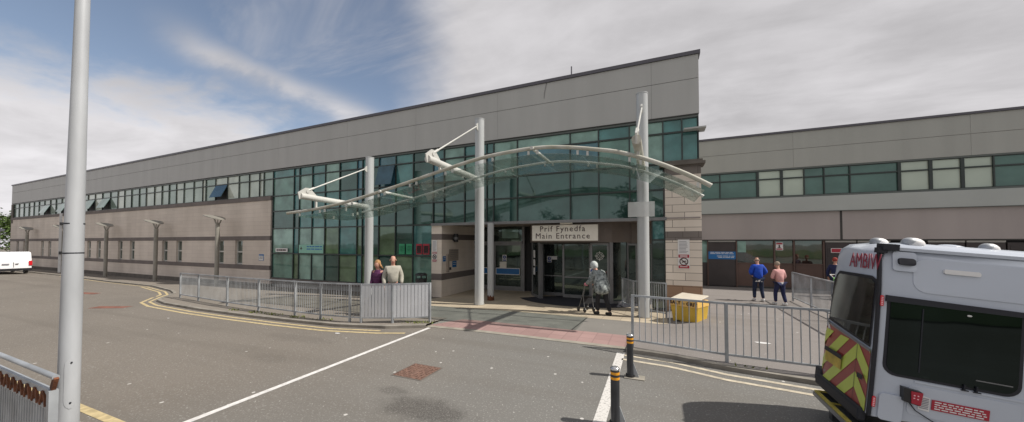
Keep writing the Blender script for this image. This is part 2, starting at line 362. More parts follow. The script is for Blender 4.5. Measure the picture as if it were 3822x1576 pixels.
# ------------------------------------------------------------------ ground heights
def lerp(pts, x):
    if x <= pts[0][0]: return pts[0][1]
    for (a, za), (b, zb) in zip(pts, pts[1:]):
        if x <= b: return za + (zb - za) * (x - a) / (b - a)
    return pts[-1][1]
GX = [(-400, -.42), (-40, -.42), (-22, -.25), (-11, -.1), (-5, 0), (400, 0)]
def gz(x, y):
    m = 1 - min(max(x / 1.5, 0), 1)
    return lerp(GX, x) - .3 * m * min(max((y - 9) / 6, 0), 1)
ROAD = -.085
def road(x, y): return gz(x, y) + ROAD
def ramp(x, y): return gz(x, y) + ROAD * .9 * (1 - min(max((y - 8.7) / 1.1, 0), 1))
CUTX = [-40, -31, -22, -16.5, -11, -8, -5, -2.5, 0, .4, .75, 1.1, 1.5]
CUTY = [8.7, 9, 9.8, 10.5, 12, 13.5, 15]
def region(name, poly, m, zf, kind='structure'):
    bm = bmesh.new(); bm.faces.new([bm.verts.new((x, y, 0)) for x, y in poly])
    for c in CUTX: bmesh.ops.bisect_plane(bm, geom=bm.verts[:] + bm.edges[:] + bm.faces[:], plane_co=(c, 0, 0), plane_no=(1, 0, 0))
    for c in CUTY: bmesh.ops.bisect_plane(bm, geom=bm.verts[:] + bm.edges[:] + bm.faces[:], plane_co=(0, c, 0), plane_no=(0, 1, 0))
    bmesh.ops.triangulate(bm, faces=bm.faces[:])
    for v in bm.verts: v.co.z = zf(v.co.x, v.co.y)
    bmesh.ops.recalc_face_normals(bm, faces=bm.faces)
    if bm.faces[:] and sum(f.normal.z for f in bm.faces) < 0: bmesh.ops.reverse_faces(bm, faces=bm.faces)
    me = bpy.data.meshes.new(name); bm.to_mesh(me); bm.free(); me.materials.append(M[m])
    o = bpy.data.objects.new(name, me); COL.objects.link(o); o['kind'] = kind; return o
def strip_poly(path, w0, w1):
    """offset band to the road side (right-hand side when walking along path) between w0 and w1"""
    P = [Vector(p) for p in path]; ns = []
    for i in range(len(P)):
        d = (P[min(i + 1, len(P) - 1)] - P[max(i - 1, 0)]).normalized(); ns.append(Vector((d.y, -d.x)))
        if 0 < i < len(P) - 1:
            d1 = (P[i] - P[i - 1]).normalized(); n1 = Vector((d1.y, -d1.x)); c = max(.5, n1.dot(ns[-1])); ns[-1] = ns[-1] / c
    return [tuple(p + n * w0) for p, n in zip(P, ns)], [tuple(p + n * w1) for p, n in zip(P, ns)]
def strip(name, path, w0, w1, m, zf, cuts=True):
    P = []
    for a, b in zip(path, path[1:]):
        k = max(1, int((Vector(b) - Vector(a)).length / 1.5)) if cuts and abs(a[0]) < 60 else 1
        for i in range(k): P.append(tuple(Vector(a).lerp(Vector(b), i / k)))
    P.append(path[-1])
    A, B = strip_poly(P, w0, w1); mb = MB(); n = len(P)
    vs = [(x, y, zf(x, y)) for x, y in A] + [(x, y, zf(x, y)) for x, y in B]
    mb.add(vs, [(i, i + 1, n + i + 1, n + i) for i in range(n - 1)])
    o = mb.build(name, m); o['kind'] = 'structure'; return o
def kerb(path, w=.13):
    P = []
    for a, b in zip(path, path[1:]):
        k = max(1, int((Vector(b) - Vector(a)).length / .9)) if abs(a[0]) < 60 else 1
        for i in range(k): P.append(tuple(Vector(a).lerp(Vector(b), i / k)))
    P.append(path[-1]); A, B = strip_poly(P, -.0, w); n = len(P); mb = MB()
    vs = [(x, y, gz(x, y) + .006) for x, y in A] + [(x, y, gz(x, y) + .0) for x, y in B] + [(x, y, gz(x, y) - .2) for x, y in B]
    mb.add(vs, [(i, i + 1, n + i + 1, n + i) for i in range(n - 1)] + [(n + i, n + i + 1, 2 * n + i + 1, 2 * n + i) for i in range(n - 1)])
    o = mb.build('kerb', 'kerb'); o['kind'] = 'structure'; return o

KL = [(-120, 13.5), (-70, 13.3), (-52, 13.1), (-32.5, 12.1), (-27.2, 11.0), (-25.0, 10.25), (-22.2, 8.5), (-20.6, 8.15), (-17.2, 7.88), (-14.2, 7.8), (-11.7, 7.8), (-9.35, 7.87), (-7.7, 8.18), (-6.62, 8.7)]
KR = [(-.72, 8.62), (.33, 8.52), (1.28, 8.2), (2.8, 8.0), (6, 7.9), (60, 7.9)]
g = region('road', [(-400, -400), (400, -400), (400, 400), (-400, 400)], 'asphalt', road)
region('pavement', [(x, y) for x, y in KL] + [(-6.62, 9.85), (-9.5, 9.85), (-9.5, 12.15), (-10.6, 12.15), (-10.6, 15.3), (-120, 15.3)], 'paving', gz)
region('pavement', [(x, y) for x, y in KR] + [(60, 22.7), (.24, 22.7), (.24, 12.15), (-.72, 12.15)], 'paving', gz)
region('crossing_path', [(-9.5, 9.85), (-2.35, 9.85), (-2.35, 12.15), (-9.5, 12.15)], 'path', gz)
region('crossing_path', [(-2.35, 9.85), (-.72, 9.85), (-.72, 12.15), (-2.35, 12.15)], 'pathr', gz)
region('path_joint', [(-2.37, 9.85), (-2.33, 9.85), (-2.33, 12.15), (-2.37, 12.15)], 'seam', lambda x, y: gz(x, y) + .005)
region('tactile_paving', [(-6.62, 8.86), (-.72, 8.86), (-.72, 9.85), (-6.0, 9.85)], 'tactile', ramp)
region('crossing_path', [(-6.62, 8.86), (-6.0, 9.85), (-6.62, 9.85)], 'path', ramp)
region('dropped_kerb', [(-6.62, 8.7), (-.72, 8.7), (-.72, 8.86), (-6.62, 8.86)], 'concrete', ramp)
region('entrance_paving', [(-10.6, 12.15), (.24, 12.15), (.24, 22), (-10.6, 22)], 'slab', gz)
region('paving_edge', [(-10.6, 12.1), (.24, 12.1), (.24, 12.16), (-10.6, 12.16)], 'concrete', lambda x, y: gz(x, y) + .005)
kerb(KL); kerb(KR)
region('pavement', [(-60, -4), (-4.6, -4), (-4.6, 1.95), (-60, 1.95)], 'paving', lambda x, y: lerp(GX, x))
kerb([(-4.6, 1.95), (-60, 1.95)][::-1], -.001 + .12) if False else None
mb = MB(); mb.add([(-60, 1.95, -.42), (-4.6, 1.95, .004), (-4.6, 2.07, .0), (-60, 2.07, -.42), (-4.6, 2.07, -.2), (-60, 2.07, -.62)], [(0, 1, 2, 3), (3, 2, 4, 5)])
tag(mb.build('kerb', 'kerb'), kind='structure')
ZM = lambda x, y: road(x, y) + .005
strip('yellow_line', KL[2:-1], .32, .42, 'yellow_paint', ZM); strip('yellow_line', KL[3:-1] + [(-6.95, 8.45)], .58, .69, 'yellow_paint', ZM)
strip('cream_line', KR[:-1], .32, .42, 'cream_paint', ZM); strip('cream_line', KR[:-1], .62, .72, 'cream_paint', ZM)
region('white_line', [(-6.52, 8.62), (-6.40, 8.62), (-6.1, -3), (-6.22, -3)], 'white_paint', ZM)
region('white_line', [(-.93, 8.4), (-.75, 8.4), (-.66, -2), (-.84, -2)], 'white_worn', ZM)
region('yellow_line', [(-40, 2.28), (-4, 2.28), (-4, 2.4), (-40, 2.4)], 'yellow_paint', ZM)
region('lawn', [(-120, -90), (90, -90), (90, -24), (-120, -24)], 'grass', lambda x, y: .02)
M['patchred'] = mat('red_patch', (.2, .085, .06), .9, var=.3, vscale=4)
region('road_patch', [(-22.6, 6.3), (-21.2, 6.9), (-21.4, 7.3), (-22.9, 6.75)], 'patchred', ZM)
region('road_patch', [(-31, 8.0), (-29, 8.3), (-29.4, 8.7), (-31.4, 8.4)], 'patchred', ZM)
for (x, y, a, s) in ((-8.6, 7.15, .2, .1), (2.35, 10.3, .1, .18), (-16.4, 6.5, .5, .06)):
    c, n = math.cos(a), 7
    pts = [(x + s * math.cos(2 * PI * i / n) * (1 + .25 * math.sin(3 * i)), y + s * .45 * math.sin(2 * PI * i / n)) for i in range(n)]
    region('paper_scrap', pts, 'white', (lambda X, Y: gz(X, Y) + .006) if y > 9 else (lambda X, Y: road(X, Y) + .008))

# ------------------------------------------------------------------ main building
FY = 15.15
B = thing('hospital_building', 'long two storey hospital block with grey fascia, green glazed strip and pale stone lower wall', 'building', (-38, FY, -.5))
mb = MB()                                   # fascia cladding panels (two courses with gaps)
xs = [-78.8, -71, -63, -55, -47, -39, -31.5, -24.2, -17.6, -12.35, -7.3, -.22, 1.52]
for z0, z1 in ((7.62, 9.02), (9.04, 9.98)):
    for a, b in zip(xs, xs[1:]): mb.box(a + .004, FY, z0, b - .004, FY + .3, z1)
mb.build('fascia', 'cladding', B)
mb = MB().box(-78.75, FY + .02, 7.62, 1.47, FY + .28, 9.97); mb.build('fascia_seam', 'seam', B)
MB().box(-78.9, FY - .06, 9.985, 1.58, FY + .5, 10.13).build('coping', 'coping', B)
mb = MB().box(-78.8, FY + .31, -.9, -.05 - 10.6, 44, 9.97).box(-10.6, FY + .31, 3.5, 1.5, 44, 9.97).box(-10.6, 19.2, -.9, 1.5, 44, 3.5)
mb.build('core_wall', 'cladding', B)
MB().box(-78.78, FY + .03, 7.50, 1.50, FY + .3, 7.615).build('window_head', 'frameteal', B)
MB().box(-78.78, FY - .01, 7.575, 1.50, FY + .029, 7.612).build('drip_edge', 'seam', B)
mb = MB().box(1.46, FY + .031, 5.77, 1.5, FY + .3, 7.49); mb.build('corner_post', 'frame', B)
MB().box(.95, FY - .32, 6.93, 1.72, FY + .3, 6.985).build('ledge', 'cladding', B)
# lightning rod, loose cable on the fascia
MB().tube([(-3.62, FY + .2, 10.1), (-3.62, FY + .2, 10.62)], .03, 8).build('rod', 'coping', B)
MB().tube([(-4.75, FY - .02, 9.97), (-4.86, FY - .03, 9.5), (-4.88, FY - .02, 9.25)], .008, 6).build('loose_cable', 'seam', B)

def window_bay(x0, x1, zs, y, glassidx, parent, fw=.05, name='window', framem='frame', top_h=None):
    """one bay of glazing: panes between the z levels and a proud frame"""
    g_ = MB(); mats = []
    for i, (a, b) in enumerate(zip(zs, zs[1:])):
        gm = glassidx[i]
        if gm not in mats: mats.append(gm)
        t = rnd.uniform(-.006, .006); t2 = rnd.uniform(-.004, .004)
        vs = [(x0 + .02, y + t, a), (x1 - .02, y - t, a), (x1 - .02, y - t + t2, b), (x0 + .02, y + t + t2, b)]
        g_.add(vs, [(0, 1, 2, 3)], mats.index(gm))
        g_.add([(p[0], p[1] + .03, p[2]) for p in vs], [(3, 2, 1, 0)], mats.index(gm))
    w = g_.build(name, mats, parent)
    f = MB()
    f.box(x0 - fw / 2, y - .07, zs[0], x0 + fw / 2, y + .05, zs[-1])
    for i, z in enumerate(zs): f.box(x0 + fw / 2, y - .06, z - (.035 if 0 < i < len(zs) - 1 else .03), x1 - fw / 2, y + .04, z + (.035 if 0 < i < len(zs) - 1 else .03))
    f.build('frame', framem, w)
    return w
def gpick(lst): return rnd.choice(lst)
GY = FY + .1
# left strip
mx = [-78.0, -76.2, -74.4, -72.6, -70.9, -69.2, -67.4, -65.6, -63.9, -62.2, -60.5, -58.7, -57.0, -55.2, -53.5, -51.8, -50.0, -48.4, -47.0, -45.6, -44.1, -42.8, -41.3, -40.0, -38.8, -37.6, -36.4, -34.9, -33.6, -33.15, -31.8, -30.2, -28.75, -27.5, -26.3, -25.8, -24.75]
OPEN = {8: 1, 6: 1, 13: 1, 15: 1, 30: 1}
openx = {-67.4, -62.2, -55.2, -51.8, -31.8}
for a, b in zip(mx, mx[1:]):
    gm = gpick(GP) if a > -60 else gpick([GP[0], GP[3]])
    w = window_bay(a, b, [5.77, 6.95, 7.5], GY, [M['dark'] if a in openx else gm, gm], B, fw=.03)
    if a in openx:
        s_ = MB(); o = .42
        for zz, mm in ((0, 0),):
            s_.prism([(GY - .01, 6.9), (GY - .05, 6.9), (GY - .05 - o, 5.95), (GY - .01 - o, 5.95)], a + .02, b - .02, 'x', 0)
        sh = s_.build('sash', 'blueglass' if a > -35 else GL[3], w)  # far sashes pale: reflected sky put into the glass colour
MB().box(-78.8, FY - .02, 5.0, -78.05, FY + .3, 7.5).build('end_post', 'plinth', B)
# curtain wall
cx = [-24.75, -22.55, -22.0, -20.75, -19.55, -18.27, -16.78, -16.35, -15.05, -13.8, -12.55, -11.2]
lowset = [GL[0], GL[1], GL[2], GL[5]]
for i, (a, b) in enumerate(zip(cx, cx[1:])):
    zs = [.06, 1.75, 3.46, 4.66, 5.72, 6.96, 7.5]
    base = gpick([GL[1], GL[2], GL[3]]) if i < 5 else gpick([GL[0], GL[1], GL[4]])
    pan = [gpick([GL[2], GL[3], GL[5]]) if i < 4 else gpick(lowset), gpick([GL[1], GL[2], GL[3]]) if i < 4 else gpick([GL[0], GL[5], GL[1]]), gpick([GL[1], GL[0]]), gpick([GL[1], base]), base, gpick([base, GL[1]])]  # leftmost lower panes greener: reflected greenery put into the pane colour
    w = window_bay(a, b, zs, GY, pan, B)
    if abs(a + 15.05) < .01:
        s_ = MB().prism([(GY - .08, 6.92), (GY - .12, 6.92), (GY - .42, 5.8), (GY - .38, 5.8)], a + .03, b - .03, 'x', 0); s_.build('sash', 'blueglass', w)
cx = [-11.2, -10.5, -9.23, -7.94, -7.55, -6.27, -3.67, -2.4, -1.11, .2]
for i, (a, b) in enumerate(zip(cx, cx[1:])):
    zs = [3.46, 4.66, 5.72, 6.96, 7.5]
    base = gpick([GL[1], GL[2], GL[4], GL[3]])
    window_bay(a, b, zs, GY, [GL[0], GL[0], base, gpick([GL[3], GL[1]])], B)
for a, b in ((.2, .9), (.9, 1.46)): window_bay(a, b, [5.77, 6.96, 7.5], GY, [GL[1], GL[1]], B)
mb = MB().box(-24.75, FY + .0, -.15, -11.2, FY + .3, .03).box(-24.75, FY - .05, .0301, -11.2, FY + .1, .06); mb.build('glazing_plinth', 'stone_band', B)
# interior columns seen through the curtain wall
for x in (-13.95,):
    MB().tube([(x, GY + .045, -.2), (x, GY + .045, 5.6)], .001, 4).build('interior_column_line', 'frame', B)  # hairline vertical rod just behind the panes
# stone wall of the left part with window openings
wl = []
for c in (-75.9, -73.4, -67.4, -65.1, -59.1, -56.8, -54.4, -52.1, -47.4, -45.0, -39.1, -36.8, -30.85, -28.5): wl.append((c - .46, c + .46))
mb = MB(); x = -78.8
for a, b in wl: mb.box(x, FY, .88, a, FY + .3, 2.65); x = b
mb.box(x, FY, .88, -25.22, FY + .3, 2.65)
mb.box(-78.8, FY, -.38, -25.22, FY + .3, .57).box(-78.8, FY, 2.95, -25.22, FY + .3, 5.45)
mb.build('stone_wall', 'stone', B)
MB().box(-78.8, FY - .02, .57, -24.9, FY + .3, .88).box(-78.8, FY - .02, 2.65, -24.9, FY + .3, 2.95).build('string_course', 'stone_band', B)
MB().box(-78.82, FY - .05, 5.451, -24.85, FY + .3, 5.74).build('wall_cap', 'stone_band', B)
MB().box(-78.82, FY - .03, -1.2, -24.9, FY + .3, -.381).build('plinth', 'plinth', B)
mb = MB()
for z0, z1 in ((-.38, .569), (.881, 2.649), (2.951, 5.45)): mb.box(-25.22, FY - .012, z0, -24.86, FY + .3, z1)
mb.build('pilaster', 'stone', B)
for a, b in wl:
    w = MB().box(a, FY + .2, .9, b, FY + .25, 2.63).build('window', 'windowpale', B)
    f = MB().box(a, FY + .13, .881, b, FY + .199, .97).box(a, FY + .13, 2.58, b, FY + .199, 2.649).box(a, FY + .13, .97, a + .07, FY + .199, 2.58).box(b - .07, FY + .13, .97, b, FY + .199, 2.58).box(a + .07, FY + .13, 1.75, b - .07, FY + .199, 1.86)
    f.build('frame', 'pvc', w)
# recess corner block
mb = MB()
for z0, z1, mi in ((-.6, .5, 0), (.5, .84, 1), (.84, 2.64, 0), (2.64, 2.95, 1), (2.95, 3.45, 0)):
    e = .0 if mi == 0 else .006
    mb.box(-11.2, FY - .06 - e, z0, -10.55 + e, 19.2, z1, mi)
mb.build('recess_wall', ['recess_wall', 'stone_band'], B)
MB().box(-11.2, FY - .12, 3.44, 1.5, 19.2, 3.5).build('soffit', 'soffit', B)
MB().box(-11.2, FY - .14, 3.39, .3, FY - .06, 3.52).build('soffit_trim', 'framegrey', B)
# corner pillar
mb = MB()
for z0, z1, mi in ((-.4, .40, 0), (.40, .80, 1), (.80, 2.58, 2), (2.58, 2.94, 3), (2.94, 5.2, 2), (5.2, 5.56, 3)):
    mb.box(.25, FY - .1 - (.0 if mi in (2,) else .004), z0, 1.54, FY + .6, z1, mi)
mb.build('corner_pillar', ['pillar_base', 'pillar_base', 'pillar', 'pillar_band'], B)
MB().box(.05, FY - .3, 5.56, 1.68, FY + .6, 5.66).box(.12, FY - .2, 5.66, 1.6, FY + .6, 5.76).build('pillar_cap', 'plinth', B)
# glazing slot beside the pillar
window_bay(-.25, .22, [-.2, .95, 2.6, 3.4], FY + .05, [M['brownglass'], M['doorglass'], GL[1]], B)  # lowest pane: red reflection put into the glass colour
MB().box(.2, FY - .05, -.3, .25, FY + .1, 3.4).build('jamb', 'frame', B)
# recess back wall and side door
DY = 18.6
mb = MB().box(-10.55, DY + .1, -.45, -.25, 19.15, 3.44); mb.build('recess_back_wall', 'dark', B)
def leaf(x0, x1, z0, z1, y, parent, name='door', fm='framegrey', gm='doorglass', fw=.1, mid=None, bot=.3):
    d = MB().box(x0 + fw, y, z0 + bot, x1 - fw, y + .03, z1 - fw).build(name, gm, parent)
    f = MB().box(x0, y - .03, z0, x0 + fw, y + .05, z1).box(x1 - fw, y - .03, z0, x1, y + .05, z1).box(x0 + fw, y - .03, z0, x1 - fw, y + .05, z0 + bot).box(x0 + fw, y - .03, z1 - fw, x1 - fw, y + .05, z1)
    if mid: f.box(x0 + fw, y - .03, mid - .03, x1 - fw, y + .05, mid + .03)
    f.build('frame', fm, d); return d
leaf(-10.5, -9.2, -.4, 2.42, DY, B); leaf(-9.18, -7.35, -.4, 2.42, DY, B)
mb = MB().box(-10.55, DY - .06, 2.421, -7.3, DY + .1, 2.56).box(-7.35, DY - .06, -.4, -7.2, DY + .1, 3.44); mb.build('door_frame', 'framegrey', B)
MB().box(-10.5, DY - .01, 2.561, -7.36, DY + .05, 3.43).build('transom_window', 'doorglass', B)
MB().box(-8.65, DY - .03, 2.75, -7.6, DY - .012, 3.3).build('pale_pane', GL[3], B)
# revolving door drum
CX, CY_, RR = -3.6, 18.7, 3.1
def arc(a0, a1, r, n): return [(CX + r * math.cos(math.radians(a0 + (a1 - a0) * i / n)), CY_ + r * math.sin(math.radians(a0 + (a1 - a0) * i / n))) for i in range(n + 1)]
D = MB()
def curved(mb, a0, a1, r, t, z0, z1, n=16, m=0):
    A = arc(a0, a1, r, n); C = arc(a0, a1, r - t, n); k = n + 1
    vs = [(x, y, z0) for x, y in A] + [(x, y, z1) for x, y in A] + [(x, y, z0) for x, y in C] + [(x, y, z1) for x, y in C]
    fs = [(i, i + 1, k + i + 1, k + i) for i in range(n)] + [(2 * k + i, 3 * k + i, 3 * k + i + 1, 2 * k + i + 1) for i in range(n)] + [(i, 2 * k + i, 2 * k + i + 1, i + 1) for i in range(n)] + [(k + i, k + i + 1, 3 * k + i + 1, 3 * k + i) for i in range(n)] + [(0, k, 3 * k, 2 * k), (k - 1, 3 * k - 1, 4 * k - 1, 2 * k - 1)]
    mb.add(vs, fs, m)
curved(D, 185, 345, RR, .25, 2.5, 3.44, 26)
rd = D.build('revolving_door', 'bronze', B)
for p in rd.data.polygons: p.use_smooth = False
q = MB(); curved(q, 188, 229, RR - .1, .03, -.2, 2.5, 10); q.build('curved_glass', 'doorglass', rd)
q = MB(); curved(q, 187, 229.5, RR - .06, .1, -.33, -.19, 10); curved(q, 229.5, 233, RR - .02, .16, -.33, 2.5, 2); curved(q, 186, 188, RR - .04, .12, -.33, 2.5, 2); curved(q, 208, 209.3, RR - .06, .08, -.19, 2.5, 1)
q.build('frame', 'framegrey', rd)
q = MB(); curved(q, 303, 345, RR - .1, .03, -.2, 2.5, 10); q.build('curved_glass', 'doorglass', rd)
q = MB(); curved(q, 303, 345, RR - .06, .1, -.33, -.19, 10); curved(q, 300, 303, RR - .02, .16, -.33, 2.5, 2); curved(q, 318, 319.3, RR - .06, .08, -.19, 2.5, 1); q.build('frame', 'framegrey', rd)
MB().box(-5.45, 16.2, 2.42, -2.0, 16.4, 2.5).build('header', 'seam', rd)
IY = 16.9
for x0, x1, y in ((-5.7, -4.55, IY + .5), (-4.5, -3.1, IY + .1), (-3.08, -2.5, IY + .3)):
    leaf(x0, x1, -.28, 2.48, y, rd, 'door_leaf', bot=.16, mid=.75, fw=.08)
leaf(-2.95, -2.1, -.28, 2.48, IY - .75, rd, 'door_leaf', fw=.09, bot=.16)
leaf(-2.08, -.9, -.28, 2.45, IY - .15, B, 'side_panel', fw=.09, bot=.2, gm='doorglass')
leaf(-.9, -.28, -.28, 2.45, IY - .15, B, 'side_panel', fw=.06, bot=.2, gm='doorglass')
MB().box(-2.08, IY - .12, 2.46, -.26, IY + .1, 3.43).build('side_panel_head', 'bronze', B)
# emblem etched on the front leaf
q = MB(); ex, ez, ey = -2.52, 1.87, IY - .80
for r in (.17, .1):
    P = [(ex + r * math.cos(2 * PI * i / 24), ey, ez + r * math.sin(2 * PI * i / 24)) for i in range(25)]; q.tube(P, .012, 6, caps=False)
for i in range(4):
    a = PI / 4 + i * PI / 2; q.bar((ex, ey, ez), (ex + .21 * math.cos(a), ey, ez + .21 * math.sin(a)), .02, .012)
for i in range(4):
    a = i * PI / 2; q.prism([(ex + .13 * math.cos(a - .3), ez + .13 * math.sin(a - .3)), (ex + .24 * math.cos(a), ez + .24 * math.sin(a)), (ex + .13 * math.cos(a + .3), ez + .13 * math.sin(a + .3))], ey - .006, ey + .006, 'y')
q.build('emblem', 'framegrey', rd).data.materials[0] = M['pvc']
q = MB(); n = 30
A = [(CX + 3.75 * math.cos(math.radians(218 + 120 * i / n)), CY_ + 4.05 * math.sin(math.radians(218 + 120 * i / n))) for i in range(n + 1)]
vs = [(x, y, gz(x, y) + .012) for x, y in A]; q.add(vs + [(-3.6, 18.4, gz(-3.6, 18.4) + .012)], [(i, i + 1, n + 1) for i in range(n)])
tag(q.build('door_mat', 'mat'), 'dark curved mat laid in front of the revolving door', 'mat')
# support column at the soffit edge
C_ = MB().tube([(-7.6, 15.0, -.35), (-7.6, 15.0, 3.45)], .16, 20).build('support_column', 'steelcol', B)
q = MB(); n = 20; vs = []
for j, z in enumerate((-.36, -.1)):
    for i in range(n): vs.append((-7.6 + .166 * math.cos(2 * PI * i / n), 15.0 + .166 * math.sin(2 * PI * i / n), z + (0 if j == 0 else rnd.uniform(-.06, .06))))
q.add(vs, [(i, (i + 1) % n, n + (i + 1) % n, n + i) for i in range(n)], 0, True); q.build('rust_collar', 'rust', C_)

# ------------------------------------------------------------------ right wing
RY = 22.4
W = thing('hospital_wing', 'lower set-back hospital wing with pink-grey cladding over brown doors', 'building', (16, RY, 0))
mb = MB(); xs = [1.4, 6.6, 13.1, 19.6, 26, 32.5, 39]
for a, b in zip(xs, xs[1:]):
    for z0, z1 in ((6.47, 7.44), (7.46, 8.34)): mb.box(a + .004, RY, z0, b - .004, RY + .3, z1)
mb.build('fascia', 'cladding2', W)
MB().box(1.4, RY + .02, 6.47, 38.9, RY + .28, 8.33).build('fascia_seam', 'seamsoft', W)
MB().box(1.4, RY - .07, 8.345, 39, RY + .5, 8.45).build('coping', 'coping', W)
MB().box(1.4, RY + .01, 6.39, 39, RY + .3, 6.465).build('window_head', 'frameteal', W)
wx = [1.5, 3.24, 5.02, 6.09, 7.05, 7.87, 8.89, 10.71, 11.79, 12.83, 13.8, 15.2, 17.0, 18.2, 19.4, 21.5, 23.5, 26, 28, 31, 34, 38.8]
for i, (a, b) in enumerate(zip(wx, wx[1:])):
    bl = (a in (5.02, 6.09, 10.71, 11.79, 12.83, 17.0))
    gm = M['blind'] if bl else M['wing_glass']
    window_bay(a, b, [4.98, 5.93, 6.39], RY + .1, [gm, gm], W, fw=.05 if not bl else .12)
MB().box(1.4, RY - .03, 4.88, 39, RY + .3, 4.975).build('window_sill', 'frameteal', W)
MB().box(1.4, RY - .12, 4.12, 39, RY + .3, 4.879).build('ledge_panel', 'cladblue', W)
MB().box(1.4, RY - .14, 4.10, 39, RY + .3, 4.119).build('ledge_drip', 'frameteal', W)
mb = MB(); xs = [1.4, 4.6, 8.47]
for a, b in ((1.4, 8.47), (8.5, 15.9), (15.93, 23), (23.03, 39)): mb.box(a, RY, 2.66, b, RY + .3, 4.099)
mb.build('cladding', 'cladrose', W)
MB().box(8.44, RY - .01, 2.66, 8.53, RY + .05, 4.099).build('cladding_joint', 'seam', W)  # dark strip marking the vertical groove between cladding panels
mb = MB().box(1.4, RY + .301, 0, 39, 44, 8.34); mb.build('core_wall', 'dark', W)
MB().box(1.4, RY + .0, 2.6, 39, RY + .3, 2.659).build('soffit_strip', 'seam', W)
def dpanel(name, x0, x1, z0, z1, m, y=RY + .2, par=W): return MB().box(x0, y, z0, x1, y + .08, z1).build(name, m, par)
dpanel('window', 2.24, 2.56, 1.35, 2.6, GL[3]); dpanel('wall_panel', 2.24, 2.56, .02, 1.34, 'doorbrown2')
dr = dpanel('door', 2.62, 3.95, .04, 2.52, 'doorbrown2', RY + .12); MB().box(2.62, RY + .1, 2.53, 3.95, RY + .2, 2.6).build('door_head', 'pvc', W)
MB().box(3.96, RY + .08, .0, 4.02, RY + .28, 2.6).box(2.56, RY + .08, 0, 2.61, RY + .28, 2.6).build('door_frame', 'doorbrown', W)
for a, b in ((4.03, 5.7), (5.76, 6.55), (6.65, 7.78)):
    w = dpanel('window', a, b, 1.38, 2.58, 'brownglass', RY + .18)
    dpanel('wall_panel', a, b, .1, 1.33, 'doorbrown', RY + .15)
    MB().box(b, RY + .1, .05, b + .07, RY + .28, 2.6).box(a, RY + .12, 1.331, b, RY + .26, 1.379).build('frame', 'doorbrown', w)
MB().box(4.03, RY + .12, 0, 7.8, RY + .3, .1).build('threshold', 'seam', W)
MB().box(4.05, RY + .16, 1.95, 4.45, RY + .179, 2.57).build('notice_paper', GL[3], W)
x = 7.9
for i in range(14):
    dd = MB().box(x, RY + .16, .04, x + 1.2, RY + .24, 2.5)
    for j in range(22): dd.box(x + .08, RY + .145, .2 + j * .1, x + 1.12, RY + .159, .26 + j * .1)
    dd.build('louvre_door', 'doorbrown2', W)
    if i % 3 != 2: MB().box(x, RY + .14, 2.505, x + 1.2, RY + .25, 2.59).build('door_head', 'pvc', W)
    x += 1.26

# ------------------------------------------------------------------ canopy
CYL = 13.3
K = thing('entrance_canopy', 'arched glass canopy hung from three cream steel columns over the entrance', 'canopy', (-7.25, CYL, -.25))
ft = [(-15.71, 3.84), (-13.68, 3.98), (-11.77, 4.22), (-9.26, 4.68), (-7.24, 5.1), (-5.62, 5.40), (-4.26, 5.52), (-3.37, 5.53), (-2.54, 5.44), (-1.69, 5.28), (-1.01, 5.12), (-.15, 4.79), (.64, 4.39), (1.29, 3.99)]
def smooth(pts, n=60):
    # Catmull-Rom resample
    P = [pts[0]] + pts + [pts[-1]]; out = []
    for i in range(1, len(P) - 2):
        for j in range(5):
            t = j / 5; p0, p1, p2, p3 = (Vector(q) for q in P[i - 1:i + 3])
            out.append(tuple(.5 * ((2 * p1) + (-p0 + p2) * t + (2 * p0 - 5 * p1 + 4 * p2 - p3) * t * t + (-p0 + 3 * p1 - 3 * p2 + p3) * t ** 3)))
    out.append(tuple(pts[-1])); return out
curve = smooth(ft)
def cz(x): return lerp(curve, x)
YF, YR, YE = 10.3, 12.03, 13.02
MB().tube([(x, YF, z) for x, z in curve], .062, 12).build('front_tube', 'cream_dirty', K)
cr = [(x, z - .12 + .06 * (x + 12) / 13) for x, z in curve if x > -13.2]
MB().tube([(x, YR, z) for x, z in cr], .045, 12).build('rear_tube', 'cream_steel', K)
xsg = [-15.0, -13.4, -11.8, -10.05, -8.5, -6.9, -5.3, -3.7, -2.1, -.6, 1.13]
for a, b in zip(xsg, xsg[1:]):
    k = 6; P = [(a + .012 + (b - a - .024) * i / k) for i in range(k + 1)]; q = MB()
    vs = []
    for t in (0, .018):
        for x in P: vs += [(x, YF - .12, cz(x) - .24 + t), (x, YE, cz(x) - .24 + t)]
    o = 2 * (k + 1)
    fs = [(2 * i, 2 * i + 1, 2 * i + 3, 2 * i + 2) for i in range(k)] + [(o + 2 * i, o + 2 * i + 2, o + 2 * i + 3, o + 2 * i + 1) for i in range(k)]
    fs += [(2 * i, 2 * i + 2, o + 2 * i + 2, o + 2 * i) for i in range(k)] + [(2 * i + 1, o + 2 * i + 1, o + 2 * i + 3, 2 * i + 3) for i in range(k)] + [(0, o, o + 1, 1), (2 * k, 2 * k + 1, o + 2 * k + 1, o + 2 * k)]
    q.add(vs, fs); pn = q.build('glass_panel', 'canopy_glass', K)
    f = MB()
    for x in (a + .15, b - .15):
        for y in (YF, YR):
            f.box(x - .03, y - .03, cz(x) - .22, x + .03, y + .03, cz(x) - .08)
    f.build('clamp', 'cream_steel', pn)
for x in (-10.05, -3.7):
    MB().tube([(x, YF - .15, cz(x) - .02), (x, YR + .1, cz(x) - .06)], .055, 10).build('purlin', 'cream_steel', K)
